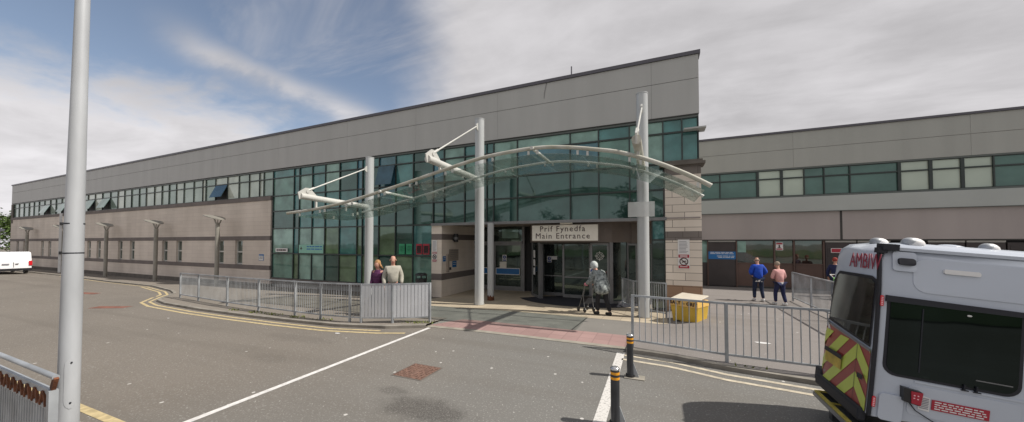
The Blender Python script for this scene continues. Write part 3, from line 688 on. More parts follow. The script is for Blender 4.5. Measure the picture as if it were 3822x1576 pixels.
for x, zt, za, zr in ((-13.8, 6.9, 4.33, 6.28), (-7.3, 7.97, 5.27, 7.6), (-.52, 7.95, 5.13, 7.35)):
    g0 = gz(x, CYL); q = MB()
    q.tube([(x, CYL, g0 - .02), (x, CYL, zt)], .205, 28); q.tube([(x, CYL, zt - .001), (x, CYL, zt + .03)], .215, 28)
    c_ = q.build('column', 'steelcol', K)
    MB().tube([(x, CYL, g0), (x, CYL, g0 + .035)], .25, 20).build('base_ring', 'concrete', c_)
    q = MB(); tip = 9.58
    q.tube([(x, CYL - .1, za), (x, tip, za + .12)], .125, 18)
    arm = q.build('arm', 'cream_dirty' if x > -1 else 'cream_steel', K)
    q = MB().prism([(tip + .75, za + .2), (tip - .05, za - .02), (tip - .12, za + .26), (tip + .22, za + .5), (tip + .42, za + .5)], x - .022, x + .022, 'x'); q.build('tip_plate', 'cream_steel', arm)
    MB().tube([(x - .05, tip + .3, za + .36), (x + .05, tip + .3, za + .36)], .075, 12).build('pin', 'cream_steel', arm)
    q = MB().tube([(x, tip + .3, za + .38), (x, CYL - .28, zr)], .03, 10).tube([(x, tip + .3, za + .38), (x, tip + .6, za + .38 + (zr - za - .38) * .3 / 3.1)], .05, 8)
    q.build('tie_rod', 'cream_steel', K)
    MB().prism([(CYL - .15, zr + .22), (CYL - .15, zr - .2), (CYL - .33, zr - .1), (CYL - .33, zr + .06)], x - .03, x + .03, 'x').build('rod_bracket', 'cream_steel', c_)
    for y in (YF, 11.85):
        zz = za + .12 * (CYL - y) / 3.7
        if zz - .1 > cz(x) + .05: MB().box(x - .035, y - .035, cz(x) + .03, x + .035, y + .035, zz - .1).build('hanger', 'cream_steel', arm)
q = MB().box(-1.02, CYL - .26, 3.42, -.12, CYL - .235, 3.96)
tag(q.build('frosted_panel', 'acrylic'), 'translucent pale blank panel fixed across the right-hand canopy column', 'panel')

# ------------------------------------------------------------------ guardrails
def rail_run(name, label, pts, height=1.24, rib=(), bar_gap=.105, loc=None, zf=gz, mat_='galv', group=None, bars=True, bar_r=.008):
    T = thing(name, label, 'railing', (pts[0][0], pts[0][1], zf(*pts[0])), group)
    for i, (x, y) in enumerate(pts):
        z = zf(x, y); MB().box(x - .03, y - .03, z - .02, x + .03, y + .03, z + height).build('post', mat_, T)
    for i, (a, b) in enumerate(zip(pts, pts[1:])):
        A = Vector((*a, zf(*a))); Bq = Vector((*b, zf(*b))); d = (Bq - A); n = Vector((d.x, d.y, 0)).normalized() * .032
        A2 = A + n; B2 = Bq - n; up = Vector((0, 0, 1)); q = MB()
        q.bar(A2 + up * (height - .02), B2 + up * (height - .02), .045, .045); q.bar(A2 + up * .16, B2 + up * .16, .04, .04)
        L_ = (B2 - A2).length; k = max(2, int(L_ / bar_gap))
        if i in rib:
            q.build('panel', mat_, T); q = MB(); nrm = Vector((-d.y, d.x, 0)).normalized()
            vs = []; fs = []; kk = k * 1
            for j in range(kk):
                t0 = j / kk; t1 = (j + .86) / kk; t2 = (j + 1) / kk
                for (ta, tb, off) in ((t0, t1, .018), (t1, t2, -.0)):
                    pa = A2.lerp(B2, ta) - nrm * off; pb = A2.lerp(B2, tb) - nrm * off
                    q.add([pa + up * .18, pb + up * .18, pb + up * (height - .045), pa + up * (height - .045)], [(0, 1, 2, 3)])
            q.build('infill_sheet', 'galvd', T)
        else:
            for j in range(1, k):
                p = A2.lerp(B2, j / k); q.tube([p + up * .175, p + up * (height - .04)], bar_r, 5, caps=False)
            q.build('panel', mat_, T)
    return T
rail_run('guardrail', 'long grey pedestrian guardrail along the left kerb ending in two solid ribbed sheets', [(-22.0, 9.15), (-19.71, 8.86), (-16.73, 8.5), (-14.25, 8.29), (-11.9, 8.13), (-10.49, 8.05), (-9.2, 8.1), (-8.75, 8.14), (-7.75, 8.45), (-6.73, 9.0)], rib=(7, 8))
rail_run('guardrail', 'grey guardrail on the kerb beside the bollards, in front of the grit bin', [(-.6, 8.72), (1.28, 8.37), (3.2, 8.25), (5.2, 8.2)], bar_r=.011, bar_gap=.125)
rail_run('guardrail', 'short grey guardrail wrapping behind the right-hand canopy column', [(-1.5, 15.9), (-.95, 14.6), (.22, 13.35)])
rail_run('guardrail', 'grey guardrail running back towards the brown doors, right of the pink-topped person', [(5.22, 18.1), (5.17, 16.05), (5.15, 14.0), (5.12, 12.0)], bar_gap=.09)

# foreground galvanised barrier, lower left
T = thing('galvanised_barrier', 'galvanised barrier with rusty zigzag brackets at the foot of the tall lamp post', 'railing', (-5.45, 1.31, 0))
gy = 1.31
MB().tube([(-5.35, gy, 1.2), (-11, gy, 1.2)], .025, 12).build('handrail', 'galv', T)
MB().box(-11, gy - .02, 1.02, -5.42, gy + .02, 1.07).build('top_rail', 'galv', T)
MB().box(-11, gy - .02, .88, -5.42, gy + .02, .915).build('lower_rail', 'galv', T)
q = MB(); x = -5.5
while x > -10.5:
    q.bar((x, gy - .02, .9), (x - .04, gy - .02, 1.03), .02, .03); q.bar((x - .04, gy - .02, 1.03), (x - .09, gy - .02, 1.03), .02, .03); q.bar((x - .09, gy - .02, 1.03), (x - .15, gy - .02, .9), .02, .03); x -= .215
q.build('zigzag_bracket', 'rust', T)
q = MB(); x = -5.55
while x > -10.5: q.box(x, gy - .008, .12, x - .035, gy + .008, .88); x -= .075
q.box(-11, gy - .02, .08, -5.42, gy + .02, .12); q.build('bars', 'galv', T)
for x in (-5.42, -7.4, -9.4): MB().box(x - .03, gy - .03, 0, x + .03, gy + .03, 1.07 if x > -6 else 1.18).build('post', 'galv', T)
MB().bar((-5.35, gy, 1.2), (-5.42, gy, 1.08), .03, .05).build('rusty_bracket', 'rust', T)

# ------------------------------------------------------------------ lamp posts
LP = (-6.62, 1.72)
T = thing('lamp_post', 'tall tapering pale grey lamp post cutting through the left of the view', 'lamp post', (*LP, 0))
body = MB().tube([(*LP, -.1), (*LP, 1.9), (LP[0] + .02, LP[1], 4.5), (LP[0] + .05, LP[1], 8.6)], [.093, .088, .068, .045], 28).build('pole', 'post', T)
q = MB()
for z, r in ((2.73, .0865), (2.37, .088)): q.tube([(*LP, z - .008), (*LP, z + .008)], r, 28, caps=False)
q.build('strap', 'rubber', T)
# access hatch: curved door that follows the pole
q = MB(); cam_a = math.atan2(-LP[1], -LP[0]); cam_a += .15; n = 10; vs = []
prof = [(.0, .5), (.012, .56), (.03, .6), (.03, 1.02), (.012, 1.06), (0, 1.1)]
zz = [.5, .53, .57, .62, 1.0, 1.05, 1.09, 1.12]; ww = [.12, .38, .52, .56, .56, .52, .38, .12]
for z, w_ in zip(zz, ww):
    for j in range(n + 1):
        a = cam_a - w_ + 2 * w_ * j / n; vs.append((LP[0] + .0955 * math.cos(a), LP[1] + .0955 * math.sin(a), z))
q.add(vs, [(i * (n + 1) + j, i * (n + 1) + j + 1, (i + 1) * (n + 1) + j + 1, (i + 1) * (n + 1) + j) for i in range(len(zz) - 1) for j in range(n)], 0, True)
h = q.build('hatch', 'post', T)
q = MB()
for z in (.57, 1.05): q.ellip((LP[0] + .098 * math.cos(cam_a), LP[1] + .098 * math.sin(cam_a), z), (.01, .01, .012), 0, 8, 5)
q.build('screw', 'rubber', h)
q = MB().tube([(LP[0] + .05, LP[1], 8.6), (LP[0] + .06, LP[1] + .5, 8.75), (LP[0] + .06, LP[1] + 1.0, 8.8)], .03, 10).ellip((LP[0] + .06, LP[1] + 1.25, 8.8), (.14, .34, .07)); q.build('lantern', 'post', T)
T = thing('post_sign', 'pale sign board seen edge-on, clamped beside the tall lamp post by black straps', 'sign', (-6.85, 1.66, 2.15))
d = Vector((-.97, .237, 0)); p = Vector((-6.78, 1.655, 0)); p2 = p + d * .5; nn = Vector((.237, .97, 0)) * .011
MB().add([p - nn + Vector((0, 0, 2.13)), p + nn + Vector((0, 0, 2.13)), p2 + nn + Vector((0, 0, 2.13)), p2 - nn + Vector((0, 0, 2.13)), p - nn + Vector((0, 0, 2.86)), p + nn + Vector((0, 0, 2.86)), p2 + nn + Vector((0, 0, 2.86)), p2 - nn + Vector((0, 0, 2.86))], [(0, 3, 2, 1), (4, 5, 6, 7), (0, 1, 5, 4), (1, 2, 6, 5), (2, 3, 7, 6), (3, 0, 4, 7)]).build('board', 'white', T)
q = MB()
for z in (2.73, 2.37): q.bar((-6.79, 1.66, z), (-6.69, 1.69, z), .03, .035)
q.build('clamp', 'black', T)

proto = None
for i, (x, y) in enumerate(((-28.9, 14.0), (-38.1, 14.2), (-47.6, 14.3), (-58.5, 14.4), (-69.0, 14.4), (-79.5, 14.4))):
    if proto is None:
        proto = thing('wall_lamp_post', '', 'street lamp', (0, 0, 0), 'disc-topped lamps along the stone wall')
        H_ = 4.3
        MB().tube([(0, 0, 0), (0, 0, H_)], .13, 16).build('pole', 'lampgrey', proto)
        MB().tube([(0, 0, H_ - .04), (0, 0, H_ + .06)], .1, 12).build('collar', 'lampgrey', proto)
        for s in (-1, 1):
            for s2 in (-1, 1): MB().bar((s * .05, s2 * .05, H_ + .03), (s * .26, s2 * .12, H_ + .5 - s * .05), .035, .09).build('strut', 'lampgrey', proto)
        dk = MB(); n = 24; vs = []
        for zo in (0, .05):
            for j in range(n):
                a = 2 * PI * j / n; X = -.45 + 1.0 * math.cos(a); Y = .5 * math.sin(a); vs.append((X, Y, H_ + .5 + zo - .2 * X - .05 * abs(math.cos(a))))
        dk.add(vs, [tuple(range(n)), tuple(range(2 * n - 1, n - 1, -1))] + [(j, j + n, (j + 1) % n + n, (j + 1) % n) for j in range(n)])
        dk.build('reflector_disc', 'lampgrey', proto)
        o = proto
    else: o = copy_tree(proto)
    o.location = (x, y, gz(x, y))
    o['label'] = ['disc-topped lamp closest to the green glazing, behind the railing end', 'second disc-topped lamp from the green glazing, between two pairs of small windows', 'disc-topped lamp standing just clear of the tall foreground post', 'disc-topped lamp half hidden by the edge-on sign board', 'disc-topped lamp behind the rear of the white van', 'farthest disc-topped lamp at the building end'][i]
# ------------------------------------------------------------------ bollards
proto = None
for i, (x, y, h) in enumerate(((-.53, 6.97, .86), (-.59, 5.06, .84))):
    if proto is None:
        proto = thing('bollard', '', 'bollard', (0, 0, 0), 'black bollards with amber bands')
        MB().tube([(0, 0, 0), (0, 0, .78)], .062, 24).build('shaft', 'bollard', proto)
        q = MB()
        for z0 in (.665, .735): q.tube([(0, 0, z0 - .018), (0, 0, z0 + .018)], .0645, 24, caps=False)
        q.build('amber_band', 'amber', proto)
        q = MB().tube([(0, 0, .78), (0, 0, .80), (0, 0, .815), (0, 0, .822)], [.066, .066, .05, .012], 24)
        q.build('cap', 'chrome', proto)
        MB().box(-.1, -.11, -.004, .26, .11, .012).build('base_plate', 'concrete', proto)
        MB().prism([(.06, .012), (.16, .012), (.06, .28)], -.012, .012, 'y').build('gusset', 'galv', proto)
        MB().tube([(0, 0, .01), (0, 0, .05)], .085, 20).build('foot_collar', 'black', proto)
        o = proto
    else: o = copy_tree(proto)
    o.location = (x, y, road(x, y) + .006)
    o['label'] = ['black bollard with two amber bands, the one closer to the red tactile paving', 'black bollard with two amber bands at the bottom edge, the one closer to the camera'][i]
# manhole
mh = thing('manhole_cover', 'rusty square iron manhole cover set in the asphalt', 'manhole cover', (-4.45, 5.55, road(-4, 5.5)))
q = MB(); s = .36; mx_, my_ = -4.46, 5.58; zz = road(mx_, my_)
q.box(mx_ - s, my_ - s, zz - .02, mx_ + s, my_ + s, zz + .006); q.build('frame', 'plinth', mh)
q = MB(); q.box(mx_ - s + .03, my_ - s + .03, zz - .01, mx_ + s - .03, my_ + s - .03, zz + .009)
for i in range(9):
    for j in range(9):
        cx_ = mx_ - .29 + i * .0725; cy_ = my_ - .29 + j * .0725
        if abs(i - 4) < 1 and 1 < j < 7: continue
        if (i + j) % 2: q.box(cx_ - .03, cy_ - .012, zz + .009, cx_ + .03, cy_ + .012, zz + .016)
        else: q.box(cx_ - .012, cy_ - .03, zz + .009, cx_ + .012, cy_ + .03, zz + .016)
q.build('lid', 'manhole', mh)
mh.children[0].location = (0, 0, 0)

# ------------------------------------------------------------------ grit bin
T = thing('grit_bin', 'yellow salt and grit bin with a pale sloping lid beside the stone pillar', 'grit bin', (.8, 12.8, -.1))
q = MB(); gb = -.14
def hull(pl, z0, z1, top):
    return [(x, y, z0) for x, y in pl] + [(x, y, z1) for x, y in top]
bq = [(.34, 12.75), (1.1, 12.25), (1.5, 12.95), (.74, 13.45)]
cxb, cyb = sum(p[0] for p in bq) / 4, sum(p[1] for p in bq) / 4
def sc(k): return [(cxb + (x - cxb) * k, cyb + (y - cyb) * k) for x, y in bq]
F6 = [(0, 3, 2, 1), (4, 5, 6, 7), (0, 1, 5, 4), (1, 2, 6, 5), (2, 3, 7, 6), (3, 0, 4, 7)]
q.add(hull(sc(.88), gb, gb + .54, sc(.99)), F6, 0)
q.build('tub', 'binyellow', T, bevel=.02)
ft_ = gb + .541
q = MB().add(hull(sc(1.02), ft_, ft_ + .2, sc(.98)), F6, 0); q.build('rim', 'binlight', T, bevel=.015)
A = sc(1.0); q = MB()
q.add([(*A[0], ft_ + .2), (*A[1], ft_ + .2), (*A[2], ft_ + .3), (*A[3], ft_ + .3), (*A[0], ft_ + .23), (*A[1], ft_ + .23), (*A[2], ft_ + .34), (*A[3], ft_ + .34)], F6, 0)
q.build('lid', 'binlid', T, bevel=.012)
for k in (.2, .62):
    q = MB()
    a = Vector((*sc(.97)[0], 0)).lerp(Vector((*sc(.97)[1], 0)), k); b = Vector((*sc(.97)[0], 0)).lerp(Vector((*sc(.97)[1], 0)), k + .16)
    q.bar((a.x, a.y, gb + .03), (b.x, b.y, gb + .03), .05, .08); q.build('fork_slot', 'black', T)
e = Vector((bq[1][0] - bq[0][0], bq[1][1] - bq[0][1], 0)); ang = math.atan2(e.y, e.x); mid_ = (Vector((*sc(1.01)[0], 0)) + Vector((*sc(1.01)[1], 0))) / 2
nf = Vector((e.y, -e.x, 0)).normalized()
lettering('SALT – GRIT', .155, Vector((mid_.x, mid_.y, ft_ + .1)) + nf * .012, Euler((PI / 2, 0, ang)), 'ink', T, bold=.004, spacing=1.1)

# black litter bin by the glazing
T = thing('litter_bin', 'black round litter bin against the glazing behind the ribbed railing', 'bin', (-11.4, 14.5, gz(-11.4, 14.5)))
z = gz(-11.4, 14.5); x, y = -11.4, 14.5
MB().tube([(x, y, z), (x, y, z + 1.0)], .29, 20).build('body', 'black', T)
MB().tube([(x, y, z + 1.16), (x, y, z + 1.24), (x, y, z + 1.28)], [.31, .3, .2], 20).build('hood', 'black', T)
q = MB()
for a in range(4): q.box(x + .26 * math.cos(a * PI / 2 + .7) - .02, y + .26 * math.sin(a * PI / 2 + .7) - .02, z + 1.0, x + .26 * math.cos(a * PI / 2 + .7) + .02, y + .26 * math.sin(a * PI / 2 + .7) + .02, z + 1.16)
q.build('hood_leg', 'black', T)

# ------------------------------------------------------------------ signs
def board(name, label, x0, x1, z0, z1, y, m, lines=(), cat='sign', group=None, th=.02):
    T = MB().box(x0, y - th, z0, x1, y, z1).build(name, m); tag(T, label, cat, group)
    for (a, b, c, d, mm) in lines:   # bars in 0..1 coordinates of the board
        MB().box(x0 + (x1 - x0) * a, y - th - .003, z0 + (z1 - z0) * b, x0 + (x1 - x0) * c, y - th, z0 + (z1 - z0) * d).build('print', mm, T)
    return T
def words(n, a, c, top, bot, mm, fill=.5, r=None):
    r = r or random.Random(n * 7 + int(top * 100)); out = []
    for i in range(n):
        z1 = top - (top - bot) * i / n; z0 = z1 - (top - bot) / n * fill; x = a + r.uniform(0, .08)
        while x < c - .06:
            w = r.uniform(.06, .2); e = min(x + w, c); out.append((x, z0, e, z1, mm)); x = e + .025
    return out
SG = thing('entrance_sign', 'cream Prif Fynedfa Main Entrance sign above the revolving door', 'sign', (-3.99, 15.38, 2.6))
MB().box(-5.55, 15.33, 2.58, -2.47, 15.37, 3.3).build('board', 'offwhite', SG)
MB().box(-5.6, 15.371, 2.54, -2.42, 15.42, 3.34).build('backing', 'bronze', SG)
def serif_text(txt, size, cx_, zc, y, parent):
    """letters with small slab serifs added so that they read as a roman face"""
    ob = lettering(txt, size, Vector((cx_, y, zc)), FRONT, 'ink', parent, bold=.0, spacing=1.2)
    return ob
serif_text('Prif Fynedfa', .37, -4.1, 3.12, 15.322, SG); serif_text('Main Entrance', .37, -4.1, 2.79, 15.322, SG)
MB().box(-4.15, 15.2, 3.33, -3.6, 15.34, 3.4).build('light_fitting', 'offwhite', SG)
def nosmoke(name, label, cx_, w, z0, zr1, zr2, z3, y):
    T = thing(name, label, 'sign', (cx_, y, z0))
    b = MB().box(cx_ - w / 2, y - .02, z0, cx_ + w / 2, y, z3).build('board', 'white', T)
    h = zr1 - z0
    MB().box(cx_ - w / 2 + .02, y - .024, z0 + .02, cx_ + w / 2 - .02, y - .0201, z0 + h * .24).build('red_band', 'red', T)
    MB().box(cx_ - w / 2 + .02, y - .024, zr1 - h * .22, cx_ + w / 2 - .02, y - .0201, zr1).build('red_band', 'red', T)
    q = MB(); r = min(w * .36, h * .25); zc = z0 + h * .51
    q.tube([(cx_ + r * math.cos(2 * PI * i / 24), y - .026, zc + r * math.sin(2 * PI * i / 24)) for i in range(25)], .018, 6, caps=False)
    q.bar((cx_ - r * .7, y - .028, zc + r * .7), (cx_ + r * .7, y - .028, zc - r * .7), .03, .01, up=(0, 1, 0)); q.bar((cx_ - r * .5, y - .024, zc - .03), (cx_ + r * .5, y - .024, zc + .02), .04, .006, up=(0, 1, 0)); q.build('no_smoking_symbol', 'ink', T)
    q = MB(); rr = random.Random(3)
    for i in range(9):
        zz = z3 - .07 - i * (z3 - zr1 - .1) / 9
        q.box(cx_ - w * .38, y - .023, zz - .02, cx_ + w * rr.uniform(.2, .4), y - .0201, zz)
    q.build('print', 'grey_ink', T)
    q = MB()
    for zc2 in (z0 + h * .15, zr1 - h * .08, zr1 - h * .16): q.box(cx_ - w * .33, y - .027, zc2 - .012, cx_ + w * .3, y - .0241, zc2 + .012)
    q.build('lettering', 'white', T)
    return T
nosmoke('no_smoking_sign', 'no smoking notice board on the pale stone pillar above the grit bin', .9, .42, 1.46, 2.02, 2.03, 2.61, FY - .105)
nosmoke('no_smoking_sign', 'narrow no smoking notice on the end of the recess wall by the posters', -10.98, .3, 1.46, 2.0, 2.0, 2.62, FY - .068)
bs = dict()
board('door_direction_sign', 'blue direction sign with white lettering on the dark brown door', 2.62, 3.95, 1.55, 1.98, RY + .11, 'bluesign', words(2, .05, .93, .93, .58, 'white', .4) + words(2, .3, .95, .45, .1, 'white', .4))
def small_warn(label, x0, x1, z0, z1, y): return board('warning_notice', label, x0, x1, z0, z1, y, 'white', [(.08, .74, .92, .94, 'red'), (.08, .06, .92, .22, 'red'), (.4, .32, .6, .68, 'ink'), (.25, .28, .75, .36, 'ink')])
small_warn('white and red warning notice inside the brown glazed doors', 5.8, 6.12, 2.08, 2.5, RY + .17)
board('red_notice', 'red notice with white border on the dark louvre door behind the ambulance', 8.1, 8.85, 1.97, 2.2, RY + .13, 'white', [(.03, .1, .97, .9, 'red')] + [(a, b, c, d, m_) for a, b, c, d, m_ in []])
board('window_notice', 'white lettered notice low in the leftmost green pane', -24.3, -23.05, 1.85, 2.1, FY + .02, 'white', words(1, .08, .9, .75, .25, 'ink', .9), th=.01)
board('charity_poster', 'pale green poster with a dark cross behind the glazing left of the first column', -21.9, -19.6, 1.8, 2.35, FY + .02, 'greenlight', [(.08, .35, .11, .75, 'ink'), (.055, .5, .135, .6, 'ink')] + words(2, .3, .95, .85, .25, 'bluesign', .45), th=.01)
for i, (x0, x1, m1, lab) in enumerate(((-13.48, -13.08, 'greenpaper', 'green poster, the one closer to the man in the knitted pullover'), (-12.98, -12.58, 'greenpaper', 'green poster, the one closer to the red posters'), (-12.28, -11.9, 'red', 'red poster, the one closer to the green posters'), (-11.83, -11.4, 'red', 'red poster beside the stone end of the recess wall'))):
    board('window_poster', lab, x0, x1, 1.84, 2.42, FY + .02, m1, [(.12, .1, .88, .82, 'ink' if i > 1 else 'greenpaper')] + words(4, .18, .86, .78, .18, 'greenlight' if i > 1 else 'greenlight', .35), 'poster', 'posters in the glazing', th=.01)
board('wall_notice', 'small pale blue notice on the stone wall beside the glazing', -26.08, -25.55, 1.22, 1.66, FY - .0, 'bluesign', [(.05, .05, .95, .8, 'white')] + words(3, .1, .9, .75, .15, 'bluesign', .4))
def side_board(name, label, y0, y1, z0, z1, m, lines=(), cat='sign'):
    x = -10.545
    T = MB().box(x, y0, z0, x + .02, y1, z1).build(name, m); tag(T, label, cat)
    for (a, b, c, d, mm) in lines: MB().box(x + .02, y0 + (y1 - y0) * a, z0 + (z1 - z0) * b, x + .024, y0 + (y1 - y0) * c, z0 + (z1 - z0) * d).build('print', mm, T)
    return T
side_board('small_blue_sign', 'upper small blue sign on the recess wall', 15.2, 15.45, 1.48, 1.76, 'bluesign', words(2, .1, .9, .8, .2, 'white', .3))
side_board('small_blue_sign', 'lower small blue sign on the recess wall below the grey plaque', 16.1, 16.5, 1.12, 1.46, 'bluesign', words(2, .1, .9, .8, .2, 'white', .3))
M['plaque'] = mat('plaque', (.36, .31, .26), .5)
side_board('plaque', 'grey inscribed plaque on the recess wall', 15.75, 16.7, 1.48, 2.12, 'plaque', words(5, .08, .92, .9, .1, 'framegrey', .3), 'plaque')
T = thing('wall_intercom', 'tall narrow grey handle panel on the recess wall beside the plaque', 'intercom', (-10.5, 15.55, .9))
MB().box(-10.545, 15.5, .9, -10.44, 15.66, 1.86).build('panel', 'plaque', T); MB().box(-10.44, 15.72, 1.0, -10.5, 15.85, 1.15).build('call_box', 'black', T)
T = thing('wall_lantern', 'black cylindrical wall lantern high on the recess wall', 'lamp', (-10.4, 16.2, 2.5))
MB().tube([(-10.38, 16.2, 2.52), (-10.38, 16.2, 2.98)], .13, 14).build('lantern_body', 'black', T); MB().box(-10.545, 16.12, 2.6, -10.38, 16.28, 2.7).build('bracket', 'black', T)
MB().tube([(-10.38, 16.2, 2.66), (-10.38, 16.2, 2.8)], .133, 14).build('lens', 'framegrey', T)
# stickers on the doors
def sticker(label, x0, x1, z0, z1, y, m='white', blue=True, name='door_sticker'):
    T = MB().box(x0, y - .006, z0, x1, y, z1).build(name, m); tag(T, label, 'sticker')
    if blue:
        q = MB(); cx_ = (x0 + x1) / 2; w = x1 - x0; q.tube([(cx_, y - .009, z1 - w * .52), (cx_, y - .006, z1 - w * .52)], w * .38, 16); q.box(x0 + w * .1, y - .009, z0 + w * .08, x1 - w * .1, y - .006, z0 + w * .35); q.build('roundel', 'mandatory', T)
        MB().box(cx_ - w * .05, y - .012, z1 - w * .72, cx_ + w * .05, y - .009, z1 - w * .3).build('mark', 'white', T)
    return T
sticker('blue roundel sticker on the side door above its blue strip', -8.62, -8.35, 1.38, 1.76, DY - .032)
sticker('cream note on the side door below the blue roundel sticker', -8.8, -8.35, .98, 1.34, DY - .032, 'offwhite', False)
board('door_strip_sign', 'blue strip sign with white border across the side door', -9.05, -7.5, .58, .98, DY - .035, 'white', [(.02, .1, .98, .9, 'bluesign')], th=.008)
board('door_strip_sign', 'blue strip sign on the door leaf behind the canopy column', -10.4, -9.3, .58, .98, DY - .035, 'white', [(.02, .1, .98, .9, 'bluesign')], th=.008)
sticker('blue roundel sticker with a white tab on the left leaf of the revolving door', -5.45, -5.2, 1.45, 1.78, IY + .46)
sticker('small blank white card beside the roundel on the revolving door', -5.19, -4.9, 1.6, 1.78, IY + .46, 'white', False)
sticker('blue roundel sticker beside the shoulder of the person with the walker', -2.98, -2.72, .95, 1.3, IY - .8)
sticker('white paper notice taped right of the etched emblem', -2.05, -1.8, 1.42, 1.85, IY - .2, 'white', False)
for i, (z0, z1) in enumerate(((1.72, 2.1), (1.3, 1.62), (.85, 1.2))):
    a = math.radians(222); px_, py_ = CX + (RR + .01) * math.cos(a), CY_ + (RR + .01) * math.sin(a); t = Vector((-math.sin(a), math.cos(a), 0)) * .1; nn = Vector((math.cos(a), math.sin(a), 0)) * .01; c = Vector((px_, py_, 0))
    vs = [c - t + Vector((0, 0, z0)), c + t + Vector((0, 0, z0)), c + t + Vector((0, 0, z1)), c - t + Vector((0, 0, z1))]
    q = MB().add(vs + [v - nn for v in vs], [(0, 1, 2, 3), (7, 6, 5, 4), (0, 4, 5, 1), (1, 5, 6, 2), (2, 6, 7, 3), (3, 7, 4, 0)])
    tag(q.build('paper_notice', 'white'), ['top', 'middle', 'bottom'][i] + ' paper notice of three on the left curved glass of the revolving door', 'notice', 'paper notices on the curved glass')

# ------------------------------------------------------------------ ambulance
AX, AY = 2.16, 5.3
A = thing('ambulance', 'white ambulance with red and yellow chevrons on its rear door and a tail lift', 'ambulance', (AX, AY, 0))
TILT = math.radians(5.7)
class AM(MB):
    """mesh in vehicle coordinates: lx forward, ly across, lz up"""
    def build(s, name, mats, parent, bevel=0):
        c, sn = math.cos(TILT), math.sin(TILT)
        s.v = [(AX + c * x + sn * z, AY + y, -sn * x + c * z) for x, y, z in s.v]
        return MB.build(s, name, mats, parent, bevel)
def sect(z):  # half width inset at height
    return lerp([(0, 0.0), (1.0, 0.0), (1.9, .045), (2.3, .1), (2.45, .16)], z)
WID = 1.56; RC = .42
def plan(z, lx1, inset):
    """plan outline at a height: rear near corner sharp, rear far corner rounded"""
    P = [(lx1, inset), (0.03, inset)]; P.append((0, inset + .03)); P.append((0, .6)); P.append((0, WID - RC - inset * .5))
    for i in range(1, 9):
        a = PI / 2 * i / 8; P.append((RC - RC * math.cos(a), WID - RC + RC * math.sin(a) - inset))
    P.append((lx1, WID - inset)); return P
q = AM(); LV = [.5, .95, 1.3, 1.7, 2.0, 2.3, 2.42, 2.5, 2.54]; INS = [0, 0, .01, .03, .055, .1, .13, .2, .36]
rings = []
for z, ins in zip(LV, INS):
    P = plan(z, 4.3, ins); off = 0 if z < 2.42 else (.05 if z < 2.5 else (.16 if z < 2.54 else .34))
    rings.append([(max(x, off) if x < 2 else x, y if y > .0 else y, z + (.1 * x if z < .6 else 0)) for x, y in P])
n = len(rings[0]); vs = [p for r in rings for p in r]
fs = [(i * n + j, i * n + (j + 1) % n, (i + 1) * n + (j + 1) % n, (i + 1) * n + j) for i in range(len(rings) - 1) for j in range(n)]
q.add(vs, fs, 0, True); q.add(rings[-1], [tuple(range(n))]); q.add(rings[0], [tuple(range(n))[::-1]])
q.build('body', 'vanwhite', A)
# bonnet / cab ahead (outside the frame)
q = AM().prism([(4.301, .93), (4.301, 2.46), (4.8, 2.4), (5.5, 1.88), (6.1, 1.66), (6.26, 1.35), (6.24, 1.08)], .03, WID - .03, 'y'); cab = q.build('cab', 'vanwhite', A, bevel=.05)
AM().prism([(4.95, 2.24), (5.42, 1.9), (5.4, 1.84), (4.5, 1.78), (4.5, 2.28)], .012, .029, 'y').build('cab_window', 'vanglass', cab)
AM().prism([(4.86, 2.385), (5.5, 1.905), (5.47, 1.87), (4.84, 2.35)], .12, WID - .12, 'y').build('windscreen', 'vanglass', cab)
for y0 in (.06, WID - .3): AM().prism([(6.14, 1.5), (6.235, 1.5), (6.275, 1.36), (6.18, 1.36)], y0, y0 + .24, 'y').build('headlight', 'galv', cab)
AM().prism([(6.15, 1.04), (6.3, 1.06), (6.31, 1.26), (6.2, 1.27)], .02, WID - .02, 'y').build('front_bumper', 'rubber', cab)
def wheel(x):
    for y in (.02, WID - .24):
        wx = AX + x; q = MB().tube([(wx, AY + y, .27), (wx, AY + y + .22, .27)], .35, 28); w = q.build('wheel', 'black', A)
        MB().tube([(wx, AY + y - .01, .27), (wx, AY + y + .0, .27)], .2, 20).build('rim', 'galv', w)
wheel(1.35); wheel(5.25)
ins = lambda z: lerp(list(zip(LV, INS)), z)
def side_plate(pts, name, m, out=.012, par=A, bevel=0, th=.02):
    """polygon given as (lx, lz) laid on the near side"""
    q = AM(); n = len(pts); vs = [(x, ins(z) - out, z) for x, z in pts] + [(x, ins(z) - out + th, z) for x, z in pts]
    q.add(vs, [tuple(range(n)), tuple(range(2 * n - 1, n - 1, -1))] + [(i, i + n, (i + 1) % n + n, (i + 1) % n) for i in range(n)])
    return q.build(name, m, par, bevel)
def rrect(x0, x1, z0, z1, r, n=5, corners=(1, 1, 1, 1)):
    P = []
    for (cx_, cz_, a0, use) in ((x1 - r, z1 - r, 0, corners[0]), (x0 + r, z1 - r, 90, corners[1]), (x0 + r, z0 + r, 180, corners[2]), (x1 - r, z0 + r, 270, corners[3])):
        if use:
            for i in range(n + 1):
                a = math.radians(a0 + 90 * i / n); P.append((cx_ + r * math.cos(a), cz_ + r * math.sin(a)))
        else: P.append({0: (x1, z1), 90: (x0, z1), 180: (x0, z0), 270: (x1, z0)}[a0])
    return P
win = side_plate(rrect(.1, 1.1, 1.04, 1.86, .1, corners=(0, 0, 1, 1)), 'side_window', 'vanglass', .014)
side_plate(rrect(.07, 1.13, 1.01, 1.89, .12, corners=(0, 0, 1, 1)), 'window_seal', 'rubber', .008, win)
side_plate([(.05, 1.84), (1.35, 1.84), (1.35, 1.89), (.05, 1.91)], 'window_top_strip', 'rubber', .03, win)
